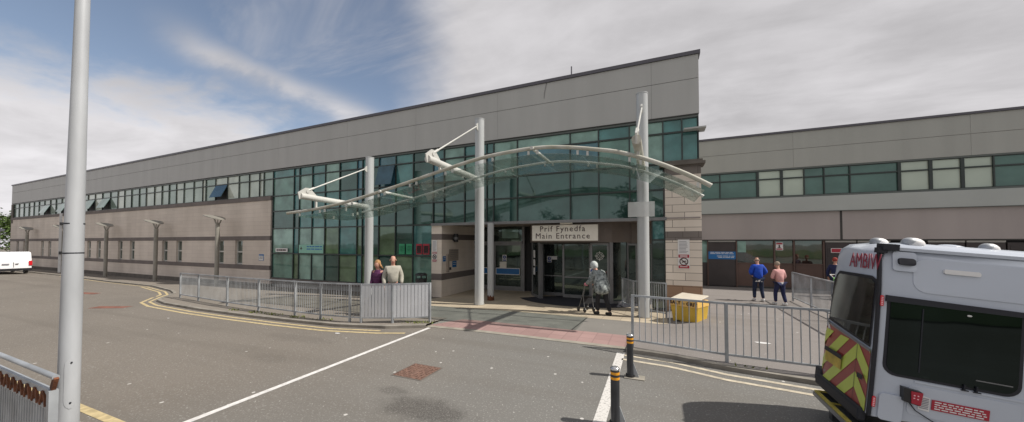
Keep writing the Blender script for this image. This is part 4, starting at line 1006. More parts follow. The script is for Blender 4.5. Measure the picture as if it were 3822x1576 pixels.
side_plate([(.36, 1.1), (.37, 1.1), (.37, 1.8), (.36, 1.8)], 'window_divider', 'rubber', .02, win)
side_plate([(.8, 1.12), (1.06, 1.12), (1.06, 1.13), (.8, 1.13)], 'inner_ledge', 'framegrey', .02, win)
side_plate([(.34, .98), (3.9, .98), (3.9, 1.0), (.34, 1.0)], 'crease', 'vanwhite', .012)
side_plate(rrect(.3, 1.14, .62, .95, .05), 'door_recess_panel', 'vanwhite', .008)
side_plate(rrect(.06, .26, .5, .8, .04), 'corner_pad', 'vanwhite', .03, th=.04)
side_plate(rrect(.28, 1.3, 1.98, 2.36, .12), 'roof_recess_panel', 'vanwhite', .010)
side_plate(rrect(.52, .8, 2.215, 2.265, .02), 'scene_light', 'white', .03, th=.04)
side_plate(rrect(.1, .3, 2.2, 2.42, .03), 'camera_mount', 'vanwhite', .03, th=.05)
side_plate(rrect(.14, .28, 2.27, 2.35, .03), 'side_camera', 'rubber', .06, th=.05)
for z in (1.84, .68):
    l = side_plate(rrect(.005, .035, z - .06, z + .06, .008), 'marker_light', 'led', .02, th=.03)
    q = AM()
    for k in range(5): q.box(.012, ins(z) - .024, z - .048 + k * .02, .028, ins(z) - .02, z - .036 + k * .02)
    q.build('lens_dots', 'leddot', l)
u = side_plate([(.24, .77), (.37, .745), (.38, .9), (.23, .92)], 'tail_lamp_unit', 'black', .07, th=.07)
side_plate([(.3, .765), (.375, .755), (.385, .895), (.29, .895)], 'lamp_lens', 'red', .078, u)
q = AM()
for a, b in ((.31, .82), (.34, .815), (.31, .85), (.34, .85)): q.box(a, ins(.8) - .083, b, a + .012, ins(.8) - .078, b + .012)
q.build('lamp_dots', 'leddot', u)
MB.build(AM().tube([(.3, -.03, .76), (.36, -.03, .68), (.5, -.02, .6), (.7, -.02, .56)], .006, 6), 'x', 'rubber', None) if False else AM().tube([(.3, -.03, .76), (.36, -.03, .68), (.5, -.02, .6), (.75, -.02, .5)], .006, 6).build('cable', 'rubber', A)
lb = side_plate([(.385, .70), (.475, .69), (.475, .84), (.385, .86)], 'data_label', 'white', .016)
q = AM()
for i in range(7): q.box(.395, ins(.8) - .019, .715 + i * .018, .465, ins(.8) - .016, .724 + i * .018)
q.build('print', 'grey_ink', lb)
nt = side_plate([(.49, .72), (.92, .725), (.92, .835), (.49, .83)], 'red_label', 'red', .018)
q = AM(); rr = random.Random(5)
for i in range(4):
    x = .51
    while x < .88:
        w = rr.uniform(.02, .06); q.box(x, ins(.8) - .021, .735 + i * .024, min(x + w, .9), ins(.8) - .018, .746 + i * .024); x += w + .012
q.build('print', 'white', nt)
for x in (.71, .8):
    AM().box(x, -.03, 1.0, x + .012, .0, 1.06).box(x - .02, -.035, .995, x + .035, -.02, 1.005).build('latch', 'rubber', win)
AM().ellip((.72, ins(1.78) - .02, 1.79), (.02, .006, .01)).build('badge', 'white', win)
# gutter rail and black corner strip
AM().bar((.06, .12, 2.45), (4.2, .12, 2.45), .05, .035).build('gutter', 'vanwhite', A)
q = AM()
for a, b in zip(LV, LV[1:]):
    if b > 2.45: break
    q.add([(-.012, INS[LV.index(a)] - .012, a), (-.012, INS[LV.index(a)] + .035, a), (-.012, INS[LV.index(b)] + .035, b), (-.012, INS[LV.index(b)] - .012, b)], [(0, 1, 2, 3)])
    q.add([(-.012, INS[LV.index(a)] - .012, a), (.012, INS[LV.index(a)] - .012, a), (.012, INS[LV.index(b)] - .012, b), (-.012, INS[LV.index(b)] - .012, b)], [(0, 1, 2, 3)])
q.build('corner_seal', 'rubber', A)
AM().box(.0, .06, 2.43, .14, .2, 2.5).box(-.03, .08, 2.39, .05, .17, 2.45).build('hinge_block', 'rubber', A)
# rear door graphics follow the rounded corner
def rear_pt(s, z, out=.012):
    """s: distance round the rear from the near edge"""
    i_ = ins(z); flat = WID - RC - i_ * .5
    if s <= flat: return (-out, s, z)
    a = min((s - flat) / RC, PI / 2); return (RC - (RC + out) * math.cos(a), WID - RC + (RC + out) * math.sin(a) - i_, z)
def rear_plate(pts, name, m, out=.012, par=A):
    q = AM(); n = len(pts); c = (sum(p[0] for p in pts) / n, sum(p[1] for p in pts) / n)
    # subdivide edges for wrapping
    P = []
    for a, b in zip(pts, pts[1:] + pts[:1]):
        for k in range(4): P.append((a[0] + (b[0] - a[0]) * k / 4, a[1] + (b[1] - a[1]) * k / 4))
    RG = [[(c[0] + (p[0] - c[0]) * f, c[1] + (p[1] - c[1]) * f) for p in P] for f in (.0, .25, .5, .75, 1)]
    n = len(P); vs = [rear_pt(*p, out) for r in RG for p in r]
    q.add(vs, [(i * n + j, i * n + (j + 1) % n, (i + 1) * n + (j + 1) % n, (i + 1) * n + j) for i in range(4) for j in range(n)], 0, True)
    return q.build(name, m, par)
rw = rear_plate([(.12, 1.3), (.12, 2.03), (.2, 2.07), (.98, 2.07), (1.12, 1.95), (1.14, 1.42)], 'rear_window', 'vanglass2', .016)
rear_plate([(.09, 1.27), (.09, 2.07), (.2, 2.11), (1.0, 2.11), (1.16, 1.98), (1.18, 1.38)], 'window_seal', 'rubber', .012, rw)
s0, s1 = .06, 1.5
cst = []
def clip_band(k):
    """diagonal stripe k clipped to the lower rear panel"""
    return k
zb, zt0, zt1 = .52, 1.22, 1.36
rear_plate([(s0, zb), (s0, zt0), (s1, zt1), (s1, zb)], 'chevron_field', 'chev_red', .014)
def clipx(P, lim, keep):
    out = []
    for i in range(len(P)):
        a, b = P[i], P[(i + 1) % len(P)]; ia, ib = keep(a[0]), keep(b[0])
        if ia: out.append(a)
        if ia != ib:
            t = (lim - a[0]) / (b[0] - a[0]); out.append((lim, a[1] + (b[1] - a[1]) * t))
    return out
GAP, TOP = .33, 1.25
for k in range(-1, 8):
    # bands fall away from the door gap on both sides, forming an arrow head at the gap
    for sgn, lo, hi in ((1, GAP, s1), (-1, s0, GAP)):
        z0 = .35 + k * .36; w = .19
        def zz_(s_): return z0 - abs(s_ - GAP) * .85
        P = [(lo, zz_(lo)), (hi, zz_(hi)), (hi, zz_(hi) + w), (lo, zz_(lo) + w)]
        Q = [(p[1], p[0]) for p in P]
        Q = clipx(Q, zb, lambda x: x >= zb)
        if len(Q) > 2: Q = clipx(Q, TOP, lambda x: x <= TOP)
        if len(Q) > 2: rear_plate([(p[1], p[0]) for p in Q], 'chevron_stripe', 'chev_yel', .018)
rear_plate([(s0, 1.22), (s0, 1.25), (s1, 1.385), (s1, 1.355)], 'trim_strip', 'framegrey', .022)
rear_plate([(.33, zb), (.33, 1.24), (.337, 1.24), (.337, zb)], 'door_gap', 'rubber', .022)
rear_plate([(.66, .8), (.66, .94), (1.12, .94), (1.12, .8)], 'number_plate', 'plateyel', .03)
rear_plate([(.64, .94), (.64, 1.0), (1.14, 1.0), (1.14, .94)], 'plate_lamp_housing', 'rubber', .04)
rear_plate([(.12, .86), (.12, .92), (.24, .92), (.24, .86)], 'door_handle', 'rubber', .04)
q = AM().box(-.06, .08, .38, .02, 1.3, .54).box(.0, 1.28, .38, .6, 1.5, .6); q.build('rear_bumper', 'rubber', A, bevel=.03)
# rear lettering on the upper panel
me = text_mesh('AMBIW', .27, depth=.002, bold=.0, spacing=1.0)
xsv = [v.co.x for v in me.vertices]; x0_, x1_ = min(xsv), max(xsv)
c_, sn_ = math.cos(TILT), math.sin(TILT)
for v in me.vertices:
    s = .74 - (v.co.x - x0_) / (x1_ - x0_) * .70; z = 2.27 + v.co.y; p = rear_pt(s, z, .016 + v.co.z)
    v.co = (c_ * p[0] + sn_ * p[2], p[1], -sn_ * p[0] + c_ * p[2])
me.materials.clear(); me.materials.append(M['textred']); o = bpy.data.objects.new('lettering', me); COL.objects.link(o); o.parent = A
# roof lights and vents
for (x, y, s) in ((.25, .8, .85), (.3, .24, .9), (1.0, .35, .7)):
    q = AM().ellip((x + .08 * s, y + .08, 2.53), (.11 * s, .09, .075)); w = q.build('roof_lamp', 'white', A)
    AM().ellip((x + .045 * s, y + .07, 2.545), (.085 * s, .075, .06)).build('lens', 'galv', w)
AM().ellip((1.0, .9, 2.545), (.13, .13, .04)).build('roof_vent', 'vanwhite', A); AM().ellip((2.3, .8, 2.55), (.3, .26, .05)).build('roof_vent', 'vanwhite', A)
AM().ellip((3.2, .6, 2.56), (.22, .2, .05)).build('roof_vent', 'white', A)
# tail lift
q = MB().box(2.12, 5.36, .27, 2.62, 6.42, .31); q.build('lift_platform', 'bollard', A)
q = MB().box(2.09, 5.3, .255, 2.13, 6.45, .325).box(2.131, 6.421, .255, 2.6, 6.455, .325).box(2.131, 6.0, .311, 2.5, 6.03, .325); lf = q.build('lift_edge', 'chev_yel', A)
MB().box(2.07, 5.3, .25, 2.089, 6.45, .30).build('lift_guard', 'framegrey', lf)
lf.data.materials[0] = mat('lift_yellow', (.45, .36, .06), .5, var=.3, vscale=8)
q = MB().box(2.2, 5.45, .0, 2.6, 5.55, .25).box(2.2, 6.2, .0, 2.6, 6.3, .25); q.build('lift_arm', 'bollard', A)

# ------------------------------------------------------------------ far left van, car, trees
V = thing('delivery_van', 'white panel van with a red tail lamp parked at the far left kerb', 'van', (-59, 11.5, road(-59, 11)))
vz = road(-59, 11.5) + .0
q = MB().prism([(-64.4, vz + .45), (-64.4, vz + 1.3), (-63.4, vz + 1.5), (-62.6, vz + 2.15), (-58.9, vz + 2.2), (-58.4, vz + 2.1), (-58.1, vz + 1.2), (-58.05, vz + .45)], 10.35, 12.45, 'y'); q.build('body', 'vanfar', V, bevel=.06)
for y0 in (10.33, 12.28): MB().box(-58.2, y0, vz + .85, -57.98, y0 + .19, vz + 1.3).build('tail_lamp', 'led', V)
MB().box(-58.09, 11.39, vz + .7, -58.0, 11.41, vz + 1.2).build('door_gap', 'framegrey', V)
MB().box(-58.06, 11.5, vz + 1.0, -57.99, 11.68, vz + 1.05).build('rear_handle', 'black', V)
MB().box(-58.06, 10.75, vz + .98, -57.99, 11.15, vz + 1.06).build('number_plate', 'grey_ink', V)
MB().box(-58.2, 10.33, vz + .35, -57.95, 12.47, vz + .58).box(-64.3, 10.33, vz + .3, -58.201, 10.37, vz + .5).build('bumper', 'black', V)
for x in (-59.3, -63.2):
    for y in (10.34, 12.26): MB().tube([(x, y, vz + .33), (x, y + .2, vz + .33)], .34, 18).build('wheel', 'black', V)
MB().box(-61.0, 10.325, vz + 1.13, -60.75, 10.36, vz + 1.18).build('door_handle', 'black', V)
MB().box(-62.3, 10.33, vz + 1.5, -61.8, 10.36, vz + 2.0).build('cab_window', 'vanglass', V)
V = thing('parked_car', 'grey parked car showing its roof over the white van', 'car', (-75, 11, road(-75, 11))); vz = road(-75, 11) + .25
q = MB().prism([(-78.5, vz + .5), (-78.5, vz + 1.1), (-77.4, vz + 1.3), (-76.4, vz + 2.2), (-75.4, vz + 2.55), (-73.6, vz + 2.5), (-72.8, vz + 1.4), (-72.6, vz + .5)], 11.6, 13.2, 'y'); q.build('body', 'framegrey', V, bevel=.12)
MB().prism([(-77.1, vz + 1.4), (-76.3, vz + 2.1), (-75.4, vz + 2.4), (-73.8, vz + 2.35), (-73.2, vz + 1.4)], 11.57, 13.23, 'y').build('side_window', 'vanglass', V)
for x in (-77.3, -73.8):
    for y in (11.58, 13.0): MB().tube([(x, y, vz + .1), (x, y + .22, vz + .1)], .35, 16).build('wheel', 'black', V)

def tree(label, x, y, z, h, r, trunk_r=.2, n=900, seed=1, shape='round', group='trees standing around the hospital grounds', dark=True):
    R_ = random.Random(seed); T = thing('tree', label, 'tree', (x, y, z), group)
    q = MB().tube([(x, y, z), (x + R_.uniform(-.1, .1), y, z + h * .45), (x + R_.uniform(-.3, .3), y, z + h * .9)], [trunk_r, trunk_r * .7, trunk_r * .15], 8)
    cl = []
    for i in range(16):
        t = R_.uniform(.3, .98) if shape == 'round' else R_.uniform(.15, .98)
        rad = r * (math.sqrt(max(0, 1 - ((t - .62) / .4) ** 2)) if shape == 'round' else (1.02 - t)) * R_.uniform(.4, .85); a = R_.uniform(0, 2 * PI)
        c = (x + rad * math.cos(a), y + rad * math.sin(a), z + h * t); cl.append(c)
        q.tube([(x, y, z + h * t * .75), c], [trunk_r * .35, .03], 5)
    q.build('trunk', 'bark', T); q = MB()
    for i in range(n):
        c = cl[R_.randrange(len(cl))]; s = r * .36
        p = Vector((R_.gauss(c[0], s * .6), R_.gauss(c[1], s * .6), R_.gauss(c[2], s * .45))); u = Vector((R_.gauss(0, 1), R_.gauss(0, 1), R_.gauss(0, .6))).normalized(); v = u.orthogonal().normalized(); k = R_.uniform(.1, .26) * (h / 8)
        q.add([p - u * k, p + v * k * .7, p + u * k, p - v * k * .7], [(0, 1, 2, 3)], 0 if R_.random() < .6 else 1)
    q.build('crown', ['leafa', 'leafb'] if dark else ['leafb', 'leafb'], T)
tree('bushy green tree beyond the far end of the building, touching the frame edge', -97, 20, -.5, 7.2, 4.0, n=4200, seed=3, dark=False)
tree('smaller green tree beyond the far end of the building, behind the grey car', -101, 27, -.5, 6.4, 3.8, n=2600, seed=4, dark=False)
for i, (x, y, h, r, sh) in enumerate(((-4.5, -27, 11, 3.4, 'cone'), (-1.5, -30, 7.5, 2.6, 'round'), (2.5, -29, 8.5, 2.4, 'round'), (8, -28, 9.5, 3.2, 'cone'), (-19, -33, 8, 3, 'round'), (-33, -36, 9, 3.5, 'round'))):
    tree(['tall conifer across the lawn, reflected in the entrance glazing', 'low round tree across the lawn beside the tall conifer', 'round tree across the lawn between two conifers', 'broad conifer across the lawn reflected by the right column', 'lone round tree across the lawn reflected in the mid glazing', 'round tree across the lawn reflected in the leftmost glazing'][i], x, y, 0, h, r, n=900, seed=20 + i, shape=sh)
T = thing('low_outbuilding', 'low pale outbuilding across the lawn reflected in the curtain wall', 'building', (-52, -44, 0))
MB().box(-70, -48, 0, -34, -42, 3.6).build('wall', 'stone', T); MB().prism([(-48.6, 3.6), (-41.4, 3.6), (-45, 5.4)], -70.5, -33.5, 'x').build('roof', 'plinth', T)

# weeds at the kerb
q = MB(); R_ = random.Random(11)
for cx_, n in ((-6.9, 60), (-14.0, 40), (-13.0, 35), (-11.6, 40), (-10.3, 22), (-15.4, 24), (1.6, 10)):
    for i in range(n):
        kx = cx_ + R_.gauss(0, .22); ky = lerp(KL, kx) + .1 + R_.uniform(0, .25) if kx < 0 else 8.15 + R_.uniform(0, .1)
        z = gz(kx, ky); a = R_.uniform(0, PI); L_ = R_.uniform(.03, .09)
        q.add([(kx - .02 * math.cos(a), ky - .02 * math.sin(a), z), (kx + .02 * math.cos(a), ky + .02 * math.sin(a), z), (kx + R_.uniform(-.05, .05), ky + R_.uniform(-.05, .05), z + L_)], [(0, 1, 2)])
tag(q.build('weeds', 'weed'), kind='stuff')

# ------------------------------------------------------------------ people
def skin_mesh(name, chains, m, parent, sub=1, loc=(0, 0, 0)):
    """chains: list of lists of (key|None, (x,y,z), radius); equal keys weld"""
    vs, es, rs, keys = [], [], [], {}
    for ch in chains:
        prev = None
        for key, p, r in ch:
            if key is not None and key in keys: i = keys[key]
            else:
                i = len(vs); vs.append(p); rs.append(r)
                if key is not None: keys[key] = i
            if prev is not None and prev != i: es.append((prev, i))
            prev = i
    me = bpy.data.meshes.new('s'); me.from_pydata(vs, es, []); ob = bpy.data.objects.new('s', me); COL.objects.link(ob)
    md = ob.modifiers.new('skin', 'SKIN'); md.use_smooth_shade = True
    for i, r in enumerate(rs):
        sv = me.skin_vertices[0].data[i]; sv.radius = (r, r) if not isinstance(r, tuple) else r; sv.use_root = (i == 0)
    if sub: s_ = ob.modifiers.new('sub', 'SUBSURF'); s_.levels = sub; s_.render_levels = sub
    dg = bpy.context.evaluated_depsgraph_get(); out = bpy.data.meshes.new_from_object(ob.evaluated_get(dg)); bpy.data.objects.remove(ob)
    out.name = name; out.materials.clear(); out.materials.append(M[m])
    o = bpy.data.objects.new(name, out); COL.objects.link(o); o.parent = parent; return o

def person(label, x, y, z, heading, H=1.75, lean=0., head_pitch=0., arms=None, feet=None, top='blue_jacket', legs='denim', shoes='shoe', hair='hair_grey', bald=False, top_len=.0, bulk=1., hem=None, hood=False, group=None, long_hair=False, glove=None, face=False):
    P = thing('person', label, 'person', (x, y, z), group); P.rotation_euler = (0, 0, heading); s = H / 1.75
    def S(p): return tuple(c * s for c in p)
    hip = .93; R = lambda a: Matrix.Rotation(-a, 3, 'X')     # lean forwards = +y
    def torso(px, py, h):   # h above the hip along the leaned spine
        v = R(lean) @ Vector((px, py, h)); return (v.x, v.y, hip + v.z)
    feet = feet or [(-.1, .0), (.1, .12)]; arms = arms or [((-.27, -.02, 1.12), (-.26, .06, .88)), ((.27, -.02, 1.12), (.26, .06, .88))]
    pel = (0, 0, hip); ab = torso(0, .0, .2); ch = torso(0, .01, .42); nk = torso(0, .0, .55); nk2 = torso(0, .02, .61)
    hd = Vector(torso(0, .03, .68)); hup = R(lean + head_pitch) @ Vector((0, 0, 1)); hf = R(lean + head_pitch) @ Vector((0, 1, 0)); hd = Vector(nk2) + hup * .07 + hf * .01; ht = hd + hup * .12
    body = [[('p', S(pel), .12 * s), ('a', S(ab), .115 * s), ('c', S(ch), .125 * s), ('n', S(nk), .055 * s), ('n2', S(nk2), .052 * s), ('h', S(hd), .082 * s), ('h2', S(tuple(ht)), .085 * s), (None, S(tuple(ht + hup * .05)), .05 * s)], [('h', S(hd), 0), (None, S(tuple(hd + hf * .1 + hup * .02)), .02 * s)]]
    jac = [[('p', S((0, 0, hip - top_len)), .165 * s * bulk), ('a', S(ab), .15 * s * bulk), ('c', S(ch), .155 * s * bulk), ('n', S(nk), .09 * s * bulk)]]
    tr = [[('p', S((0, 0, hip + .04)), .15 * s)]]
    if top_len > .2: jac = [[('q', S((0, -.0, hip - top_len)), .23 * s * bulk), ('p', S((0, 0, hip)), .21 * s * bulk), ('a', S(ab), .19 * s * bulk), ('c', S(ch), .175 * s * bulk), ('n', S(nk), .09 * s * bulk)]]
    fk = 0
    for sd, (fx, fy) in zip((-1, 1), feet):
        hp = (sd * .095, 0, hip - .05); kn = (sd * .1 + (fx - sd * .1) * .4, fy * .55 + .05, .5); an = (fx, fy - .03, .09)
        body.append([('p', pel, 0), (None, S(hp), .085 * s), (None, S(kn), .055 * s), (None, S(an), .036 * s), (None, S((fx, fy + .1, .035)), .032 * s)])
        tr.append([('p', pel, 0), (None, S(hp), .108 * s), (None, S(kn), .08 * s), (None, S((an[0], an[1], .12)), .062 * s)])
    for sd, (el, ha) in zip((-1, 1), arms):
        sh = torso(sd * .17, 0, .48)
        e_, h_ = Vector(el), Vector(ha); d = (h_ - e_).normalized(); sidev = d.cross(Vector((0, 0, 1)));
        sidev = sidev.normalized() if sidev.length > .1 else Vector((1, 0, 0))
        body.append([('c', ch, 0), ('s%d' % sd, S(sh), .062 * s), ('e%d' % sd, S(el), .042 * s), ('w%d' % sd, S(ha), .028 * s), ('k%d' % sd, S(tuple(h_ + d * .07)), .03 * s)])
        for k in range(4):
            o = sidev * (k - 1.5) * .02; L1 = (.05, .06, .055, .042)[k]
            body.append([('k%d' % sd, S(tuple(h_ + d * .07)), 0), (None, S(tuple(h_ + d * .1 + o)), .0085), (None, S(tuple(h_ + d * (.1 + L1 * .6) + o + Vector((0, 0, -.01)))), .008), (None, S(tuple(h_ + d * (.1 + L1) + o + Vector((0, 0, -.025)))), .007)])
        body.append([('w%d' % sd, S(ha), 0), (None, S(tuple(h_ + d * .03 - sidev * sd * .035)), .011), (None, S(tuple(h_ + d * .075 - sidev * sd * .045)), .009)])
        jac.append([('c', ch, 0), (None, S(sh), .088 * s * bulk), (None, S(el), .068 * s * bulk), (None, S(tuple(h_ - d * .02)), .05 * s * bulk)])
    bd = skin_mesh('body', body, 'skin', P, 1)
    skin_mesh('top', jac, top, P, 1); skin_mesh('trousers', tr, legs, P, 1)
    for sd, (fx, fy) in zip((-1, 1), feet):
        q = MB(); q.ellip((fx * s, (fy + .05) * s, .045 * s), (.052 * s, .145 * s, .055 * s)); q.ellip((fx * s, (fy - .03) * s, .07 * s), (.05 * s, .07 * s, .07 * s))
        sh_ = q; me_o = sh_.build('shoe', shoes); me_o.parent = P
    if hem:
        q = MB(); q.tube([S((0, 0, hip - top_len - .05)), S((0, 0, hip - top_len + .03))], .135 * s * min(bulk, 1.1), 16); o = q.build('shirt_hem', hem); o.parent = P
    # hair
    hc = ht * s; q = MB()
    if hood: q.ellip((0, 0, 0), (.125 * s, .14 * s, .15 * s)); hm = 'white_hood'; nm = 'hood'
    elif bald: q.ellip((0, -.02, -.04), (.086 * s, .07 * s, .04 * s)); hm = hair; nm = 'hair'
    else: q.ellip((0, -.018, .012), (.096 * s, .1 * s, .098 * s)); hm = hair; nm = 'hair'
    if long_hair:
        rr = random.Random(2)
        for k in range(14):
            a = rr.uniform(PI * .95, PI * 2.05); q.tube([(.07 * math.cos(a), .07 * math.sin(a), .04), (.1 * math.cos(a), .09 * math.sin(a), -.07), (.1 * math.cos(a) - rr.uniform(.02, .12), .09 * math.sin(a), -.16 - rr.uniform(0, .06))], [.03, .03, .008], 6)
    o = q.build(nm, hm); rot = Matrix.Rotation(-(lean + head_pitch), 4, 'X'); o.data.transform(Matrix.Translation(hc - hup * .02 * s - hf * (.012 if not bald else .0) * s) @ rot); o.parent = P
    q = MB()
    if face:
        for sd in (-1, 1): q.ellip(tuple((hd + hf * .085 + hup * .055) * s + Vector((sd * .034 * s, 0, 0))), (.012, .008, .008), 0, 8, 5)
        e_ = q.build('eyes', 'ink'); e_.parent = P
        q = MB().ellip(tuple((hd + hf * .088 - hup * .028) * s), (.026, .01, .007)); e_ = q.build('mouth', 'red'); e_.parent = P
        q = MB()
    for sd in (-1, 1): q.ellip(tuple((hd + hup * .04) * s + Vector((sd * .088 * s, 0, 0))), (.014, .022, .032), 0, 8, 5)
    e_ = q.build('ears', 'skin'); e_.parent = P
    if glove:
        for el, ha in arms:
            q = MB().ellip(S(tuple(Vector(ha) + (Vector(ha) - Vector(el)).normalized() * .05)), (.055, .075, .055)); g_ = q.build('glove', glove); g_.parent = P
    return P

# couple behind the ribbed railing (facing the camera)
person('man in a cream and grey knitted pullover behind the ribbed railing', -7.72 - .85, 9.35, gz(-8.5, 9.35) + .02, PI + .75, H=2.05, arms=[((-.25, -.03, 1.15), (-.24, .08, .92)), ((.25, -.03, 1.15), (.24, .1, .92))], top='cream_knit', legs='denim', hair='hair_grey', bald=True, bulk=1.12, face=True)
person('woman with blond hair and a purple padded jacket beside the man in the pullover', -9.25, 9.35, gz(-9.2, 9.35), PI + .2, H=1.9, arms=[((-.22, -.02, 1.14), (-.18, .14, .98)), ((.22, -.02, 1.14), (.18, .14, .98))], top='purple', legs='denim', hair='hair_blond', long_hair=True, face=True, head_pitch=.15)
person('bald man in a bright blue jacket and jeans walking away towards the brown doors', 3.87, 17.5, 0, .1, H=1.83, lean=.08, head_pitch=.15, arms=[((-.27, -.03, 1.17), (-.15, .2, 1.05)), ((.27, -.03, 1.17), (.15, .2, 1.05))], feet=[(-.13, .06), (.13, -.08)], top='blue_jacket', legs='denim', shoes='shoe_white', bald=True, hair='hair_grey', bulk=1.25, top_len=.08, hem='white')
person('person with short pale hair, pink top and dark leggings with folded arms', 4.42, 16.75, 0, .35, H=1.68, lean=.12, head_pitch=.2, arms=[((-.27, .06, 1.12), (.02, .26, 1.12)), ((.27, .06, 1.12), (-.02, .24, 1.16))], feet=[(-.12, .12), (.12, -.12)], top='pink_top', legs='navy', shoes='shoe_white', hair='hair_grey', hem='white')
person('stooped person in a speckled grey hooded coat pushing a walking frame', -1.95, 13.05, gz(-2, 13.05), .85, H=2.0, lean=.52, head_pitch=.05, arms=[((-.27, .3, 1.08), (-.2, .58, .96)), ((.27, .3, 1.08), (.2, .58, .96))], feet=[(-.12, .12), (.13, -.18)], top='coat', legs='black_cloth', shoes='shoe', hood=True, bulk=1.3, top_len=.3, glove='pink_glove')
person('red haired person in navy standing behind the far railing by the ambulance', 7.4, 20.2, 0, -.6, H=1.75, top='navy', legs='denim', hair='hair_red', long_hair=False)
person('second person in dark clothes partly hidden by the ambulance, beside the red haired one', 7.85, 20.3, 0, .5, H=1.7, top='black_cloth', legs='denim', hair='hair_red')
T = thing('pushchair', 'lime and white pushchair in front of the red haired person', 'pushchair', (7.3, 19.2, 0))
MB().prism([(19.0, .35), (19.5, .35), (19.6, .95), (19.3, .8)], 7.1, 7.5, 'x').build('seat', 'lime', T)
MB().tube([(7.1, 19.6, .95), (7.1, 19.9, 1.05), (7.5, 19.9, 1.05), (7.5, 19.6, .95)], .015, 8).build('handle', 'white', T)
for x in (7.1, 7.5):
    for y in (19.0, 19.6): MB().tube([(x - .02, y, .1), (x + .02, y, .1)], .1, 12).build('wheel', 'black', T)
    MB().bar((x, 19.0, .1), (x, 19.5, .6), .02, .02).build('leg', 'galv', T)
# walking frame
T = thing('walking_frame', 'wheeled walking frame with pink grips pushed by the stooped person', 'walker', (-2.62, 13.55, gz(-2.6, 13.5))); T.rotation_euler = (0, 0, .85); T.scale = (.9, .9, 1.08)
for sx in (-.24, .24):
    q = MB().tube([(sx, -.15, .07), (sx, -.06, .55), (sx, -.18, .98), (sx, -.3, 1.0)], .014, 8).tube([(sx, .3, .08), (sx, .0, .6), (sx, -.1, .85)], .014, 8); o = q.build('side_tube', 'framegrey'); o.parent = T
    for yy in (-.15, .3):
        q = MB().tube([(sx - .02, yy, .085), (sx + .02, yy, .085)], .085, 16); o = q.build('wheel', 'black'); o.parent = T
    q = MB().tube([(sx, -.34, 1.0), (sx, -.22, .99)], .022, 8); o = q.build('grip', 'pink_glove'); o.parent = T
q = MB().box(-.22, -.1, .54, .22, .12, .58); o = q.build('seat', 'black'); o.parent = T
q = MB().box(-.2, -.08, .3, .2, .14, .53); o = q.build('bag', 'black_cloth'); o.parent = T

# ------------------------------------------------------------------ world, sun, camera
w = bpy.data.worlds.new('World'); scene.world = w; w.use_nodes = True
nt = w.node_tree; N = nt.nodes; L = nt.links
for n_ in list(N): N.remove(n_)
out = N.new('ShaderNodeOutputWorld')
SUN = Vector((.86, .15, 1.0)).normalized()
sky = N.new('ShaderNodeTexSky'); sky.sky_type = 'NISHITA'; sky.sun_disc = False
sky.sun_elevation = math.asin(SUN.z); sky.sun_rotation = math.atan2(SUN.x, SUN.y); sky.air_density = 1.0; sky.dust_density = .6; sky.ozone_density = 1.4
bgs = N.new('ShaderNodeBackground'); bgs.inputs[1].default_value = .115
hs = N.new('ShaderNodeHueSaturation'); hs.inputs['Saturation'].default_value = .8
L.new(sky.outputs[0], hs.inputs['Color']); L.new(hs.outputs[0], bgs.inputs[0])
tc = N.new('ShaderNodeTexCoord'); sep = N.new('ShaderNodeSeparateXYZ'); L.new(tc.outputs['Generated'], sep.inputs[0])
def mth(op, a, b=None, c=None):
    n = N.new('ShaderNodeMath'); n.operation = op
    for i, v in enumerate((a, b, c)):
        if v is None: continue
        if isinstance(v, (int, float)): n.inputs[i].default_value = v
        else: L.new(v, n.inputs[i])
    return n.outputs[0]
def mrange(v, a, b, c=0., d=1.):
    n = N.new('ShaderNodeMapRange'); n.interpolation_type = 'SMOOTHSTEP'; L.new(v, n.inputs[0])
    for i, t in zip((1, 2, 3, 4), (a, b, c, d)): n.inputs[i].default_value = t
    return n.outputs[0]
el = mth('ARCSINE', sep.outputs[2]); az = mth('ARCTAN2', sep.outputs[0], sep.outputs[1])
# cloud-layer coordinates: intersect the direction with a flat layer
zc = mth('ADD', mth('MAXIMUM', sep.outputs[2], 0.), .12)
cu, cv = mth('DIVIDE', sep.outputs[0], zc), mth('DIVIDE', sep.outputs[1], zc)
cb = N.new('ShaderNodeCombineXYZ'); L.new(cu, cb.inputs[0]); L.new(cv, cb.inputs[1])
def cloud_noise(scale, rot, stretch, det=6, rough=.6, dist=.3):
    mp = N.new('ShaderNodeMapping'); mp.inputs['Rotation'].default_value = (0, 0, rot); mp.inputs['Scale'].default_value = stretch; L.new(cb.outputs[0], mp.inputs[0])
    n = N.new('ShaderNodeTexNoise'); n.inputs['Scale'].default_value = scale; n.inputs['Detail'].default_value = det; n.inputs['Roughness'].default_value = rough; n.inputs['Distortion'].default_value = dist
    L.new(mp.outputs[0], n.inputs['Vector']); return n.outputs['Fac']
n1 = cloud_noise(.9, .5, (1, 1, 1)); n2 = cloud_noise(1.1, .95, (.45, 1.7, 1), 7, .62, .6); n3 = cloud_noise(2.6, .3, (.6, 1.2, 1), 5)
j1 = mth('MULTIPLY', mth('SUBTRACT', mth('ADD', mth('MULTIPLY', n1, .65), mth('MULTIPLY', n3, .35)), .5), .4)
gap = mth('MULTIPLY', mrange(mth('ADD', el, j1), .25, .345), mth('MULTIPLY', mrange(mth('ADD', az, j1), -.52, -.76), mrange(az, -2.4, -1.9)))
wisp = mrange(n2, .53, .74)
el2 = mth('ADD', el, mth('MULTIPLY', mth('SUBTRACT', n3, .5), .07))
line = mth('SUBTRACT', el2, mth('MULTIPLY_ADD', mth('ADD', az, 1.17), -.225, .405))
lq = mth('DIVIDE', line, .028)
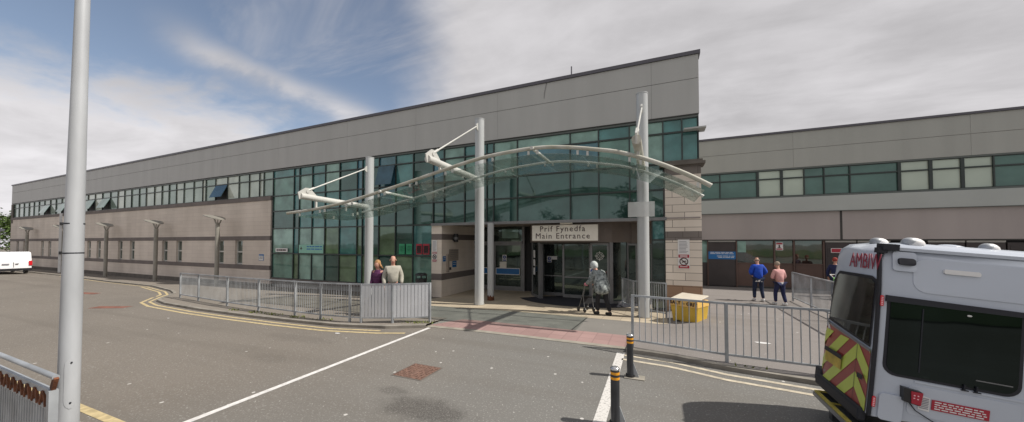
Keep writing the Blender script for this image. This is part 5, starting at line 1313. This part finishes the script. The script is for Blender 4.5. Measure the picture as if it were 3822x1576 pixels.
streak = mth('MULTIPLY', mth('EXPONENT', mth('MULTIPLY', mth('MULTIPLY', lq, lq), -1.)), mth('MULTIPLY', mrange(az, -1.26, -1.12), mrange(az, -.72, -.82)))
wisp2 = mth('MAXIMUM', mth('MULTIPLY', wisp, .6), mth('MULTIPLY', streak, mrange(n3, .25, .6, .35, .85)))
cover = mth('SUBTRACT', 1., mth('MULTIPLY', gap, mth('SUBTRACT', 1., wisp2)))
lowc = mrange(mth('ADD', n1, mth('MULTIPLY', n3, .3)), .5, .85)
bright = mth('MULTIPLY', mrange(el, .42, .05, .0, 1.), mrange(az, .2, -.5, .25, 1.))
shade = mth('ADD', mth('MULTIPLY', mrange(mth('ADD', mth('MULTIPLY', n1, .5), mth('MULTIPLY', n3, .5)), .3, .7), .22), .46)
shade = mth('ADD', shade, mth('MULTIPLY', bright, .2))
cc = N.new('ShaderNodeCombineColor'); L.new(mth('MULTIPLY', shade, 1.0), cc.inputs[0]); L.new(mth('MULTIPLY', shade, .975), cc.inputs[1]); L.new(mth('MULTIPLY', shade, 1.0), cc.inputs[2])
bgc = N.new('ShaderNodeBackground'); bgc.inputs[1].default_value = 1.0; L.new(cc.outputs[0], bgc.inputs[0])
mxs = N.new('ShaderNodeMixShader'); L.new(cover, mxs.inputs[0]); L.new(bgs.outputs[0], mxs.inputs[1]); L.new(bgc.outputs[0], mxs.inputs[2]); L.new(mxs.outputs[0], out.inputs[0])

sl = bpy.data.lights.new('Sun', 'SUN'); sl.energy = 4.6; sl.angle = math.radians(.6); sl.color = (1, .95, .87)
so = bpy.data.objects.new('Sun', sl); COL.objects.link(so); so.rotation_euler = SUN.to_track_quat('Z', 'Y').to_euler()
cam = bpy.data.cameras.new('Camera'); co = bpy.data.objects.new('Camera', cam); COL.objects.link(co); scene.camera = co
cam.sensor_width = 36; cam.lens = 857 / 2576 * 36; cam.clip_end = 2000; cam.clip_start = .05
pitch = math.radians(1.5); cam.shift_y = (610 - 857 * math.tan(pitch) - 531) / 2576
co.location = (0, 0, 2.5); co.rotation_euler = (PI / 2 + pitch, 0, math.radians(23.3))
scene.view_settings.view_transform = 'Standard'; scene.view_settings.look = 'None'; scene.view_settings.exposure = .06; scene.view_settings.gamma = 1
scene.render.engine = 'CYCLES'; scene.cycles.max_bounces = 8; scene.cycles.transparent_max_bounces = 12
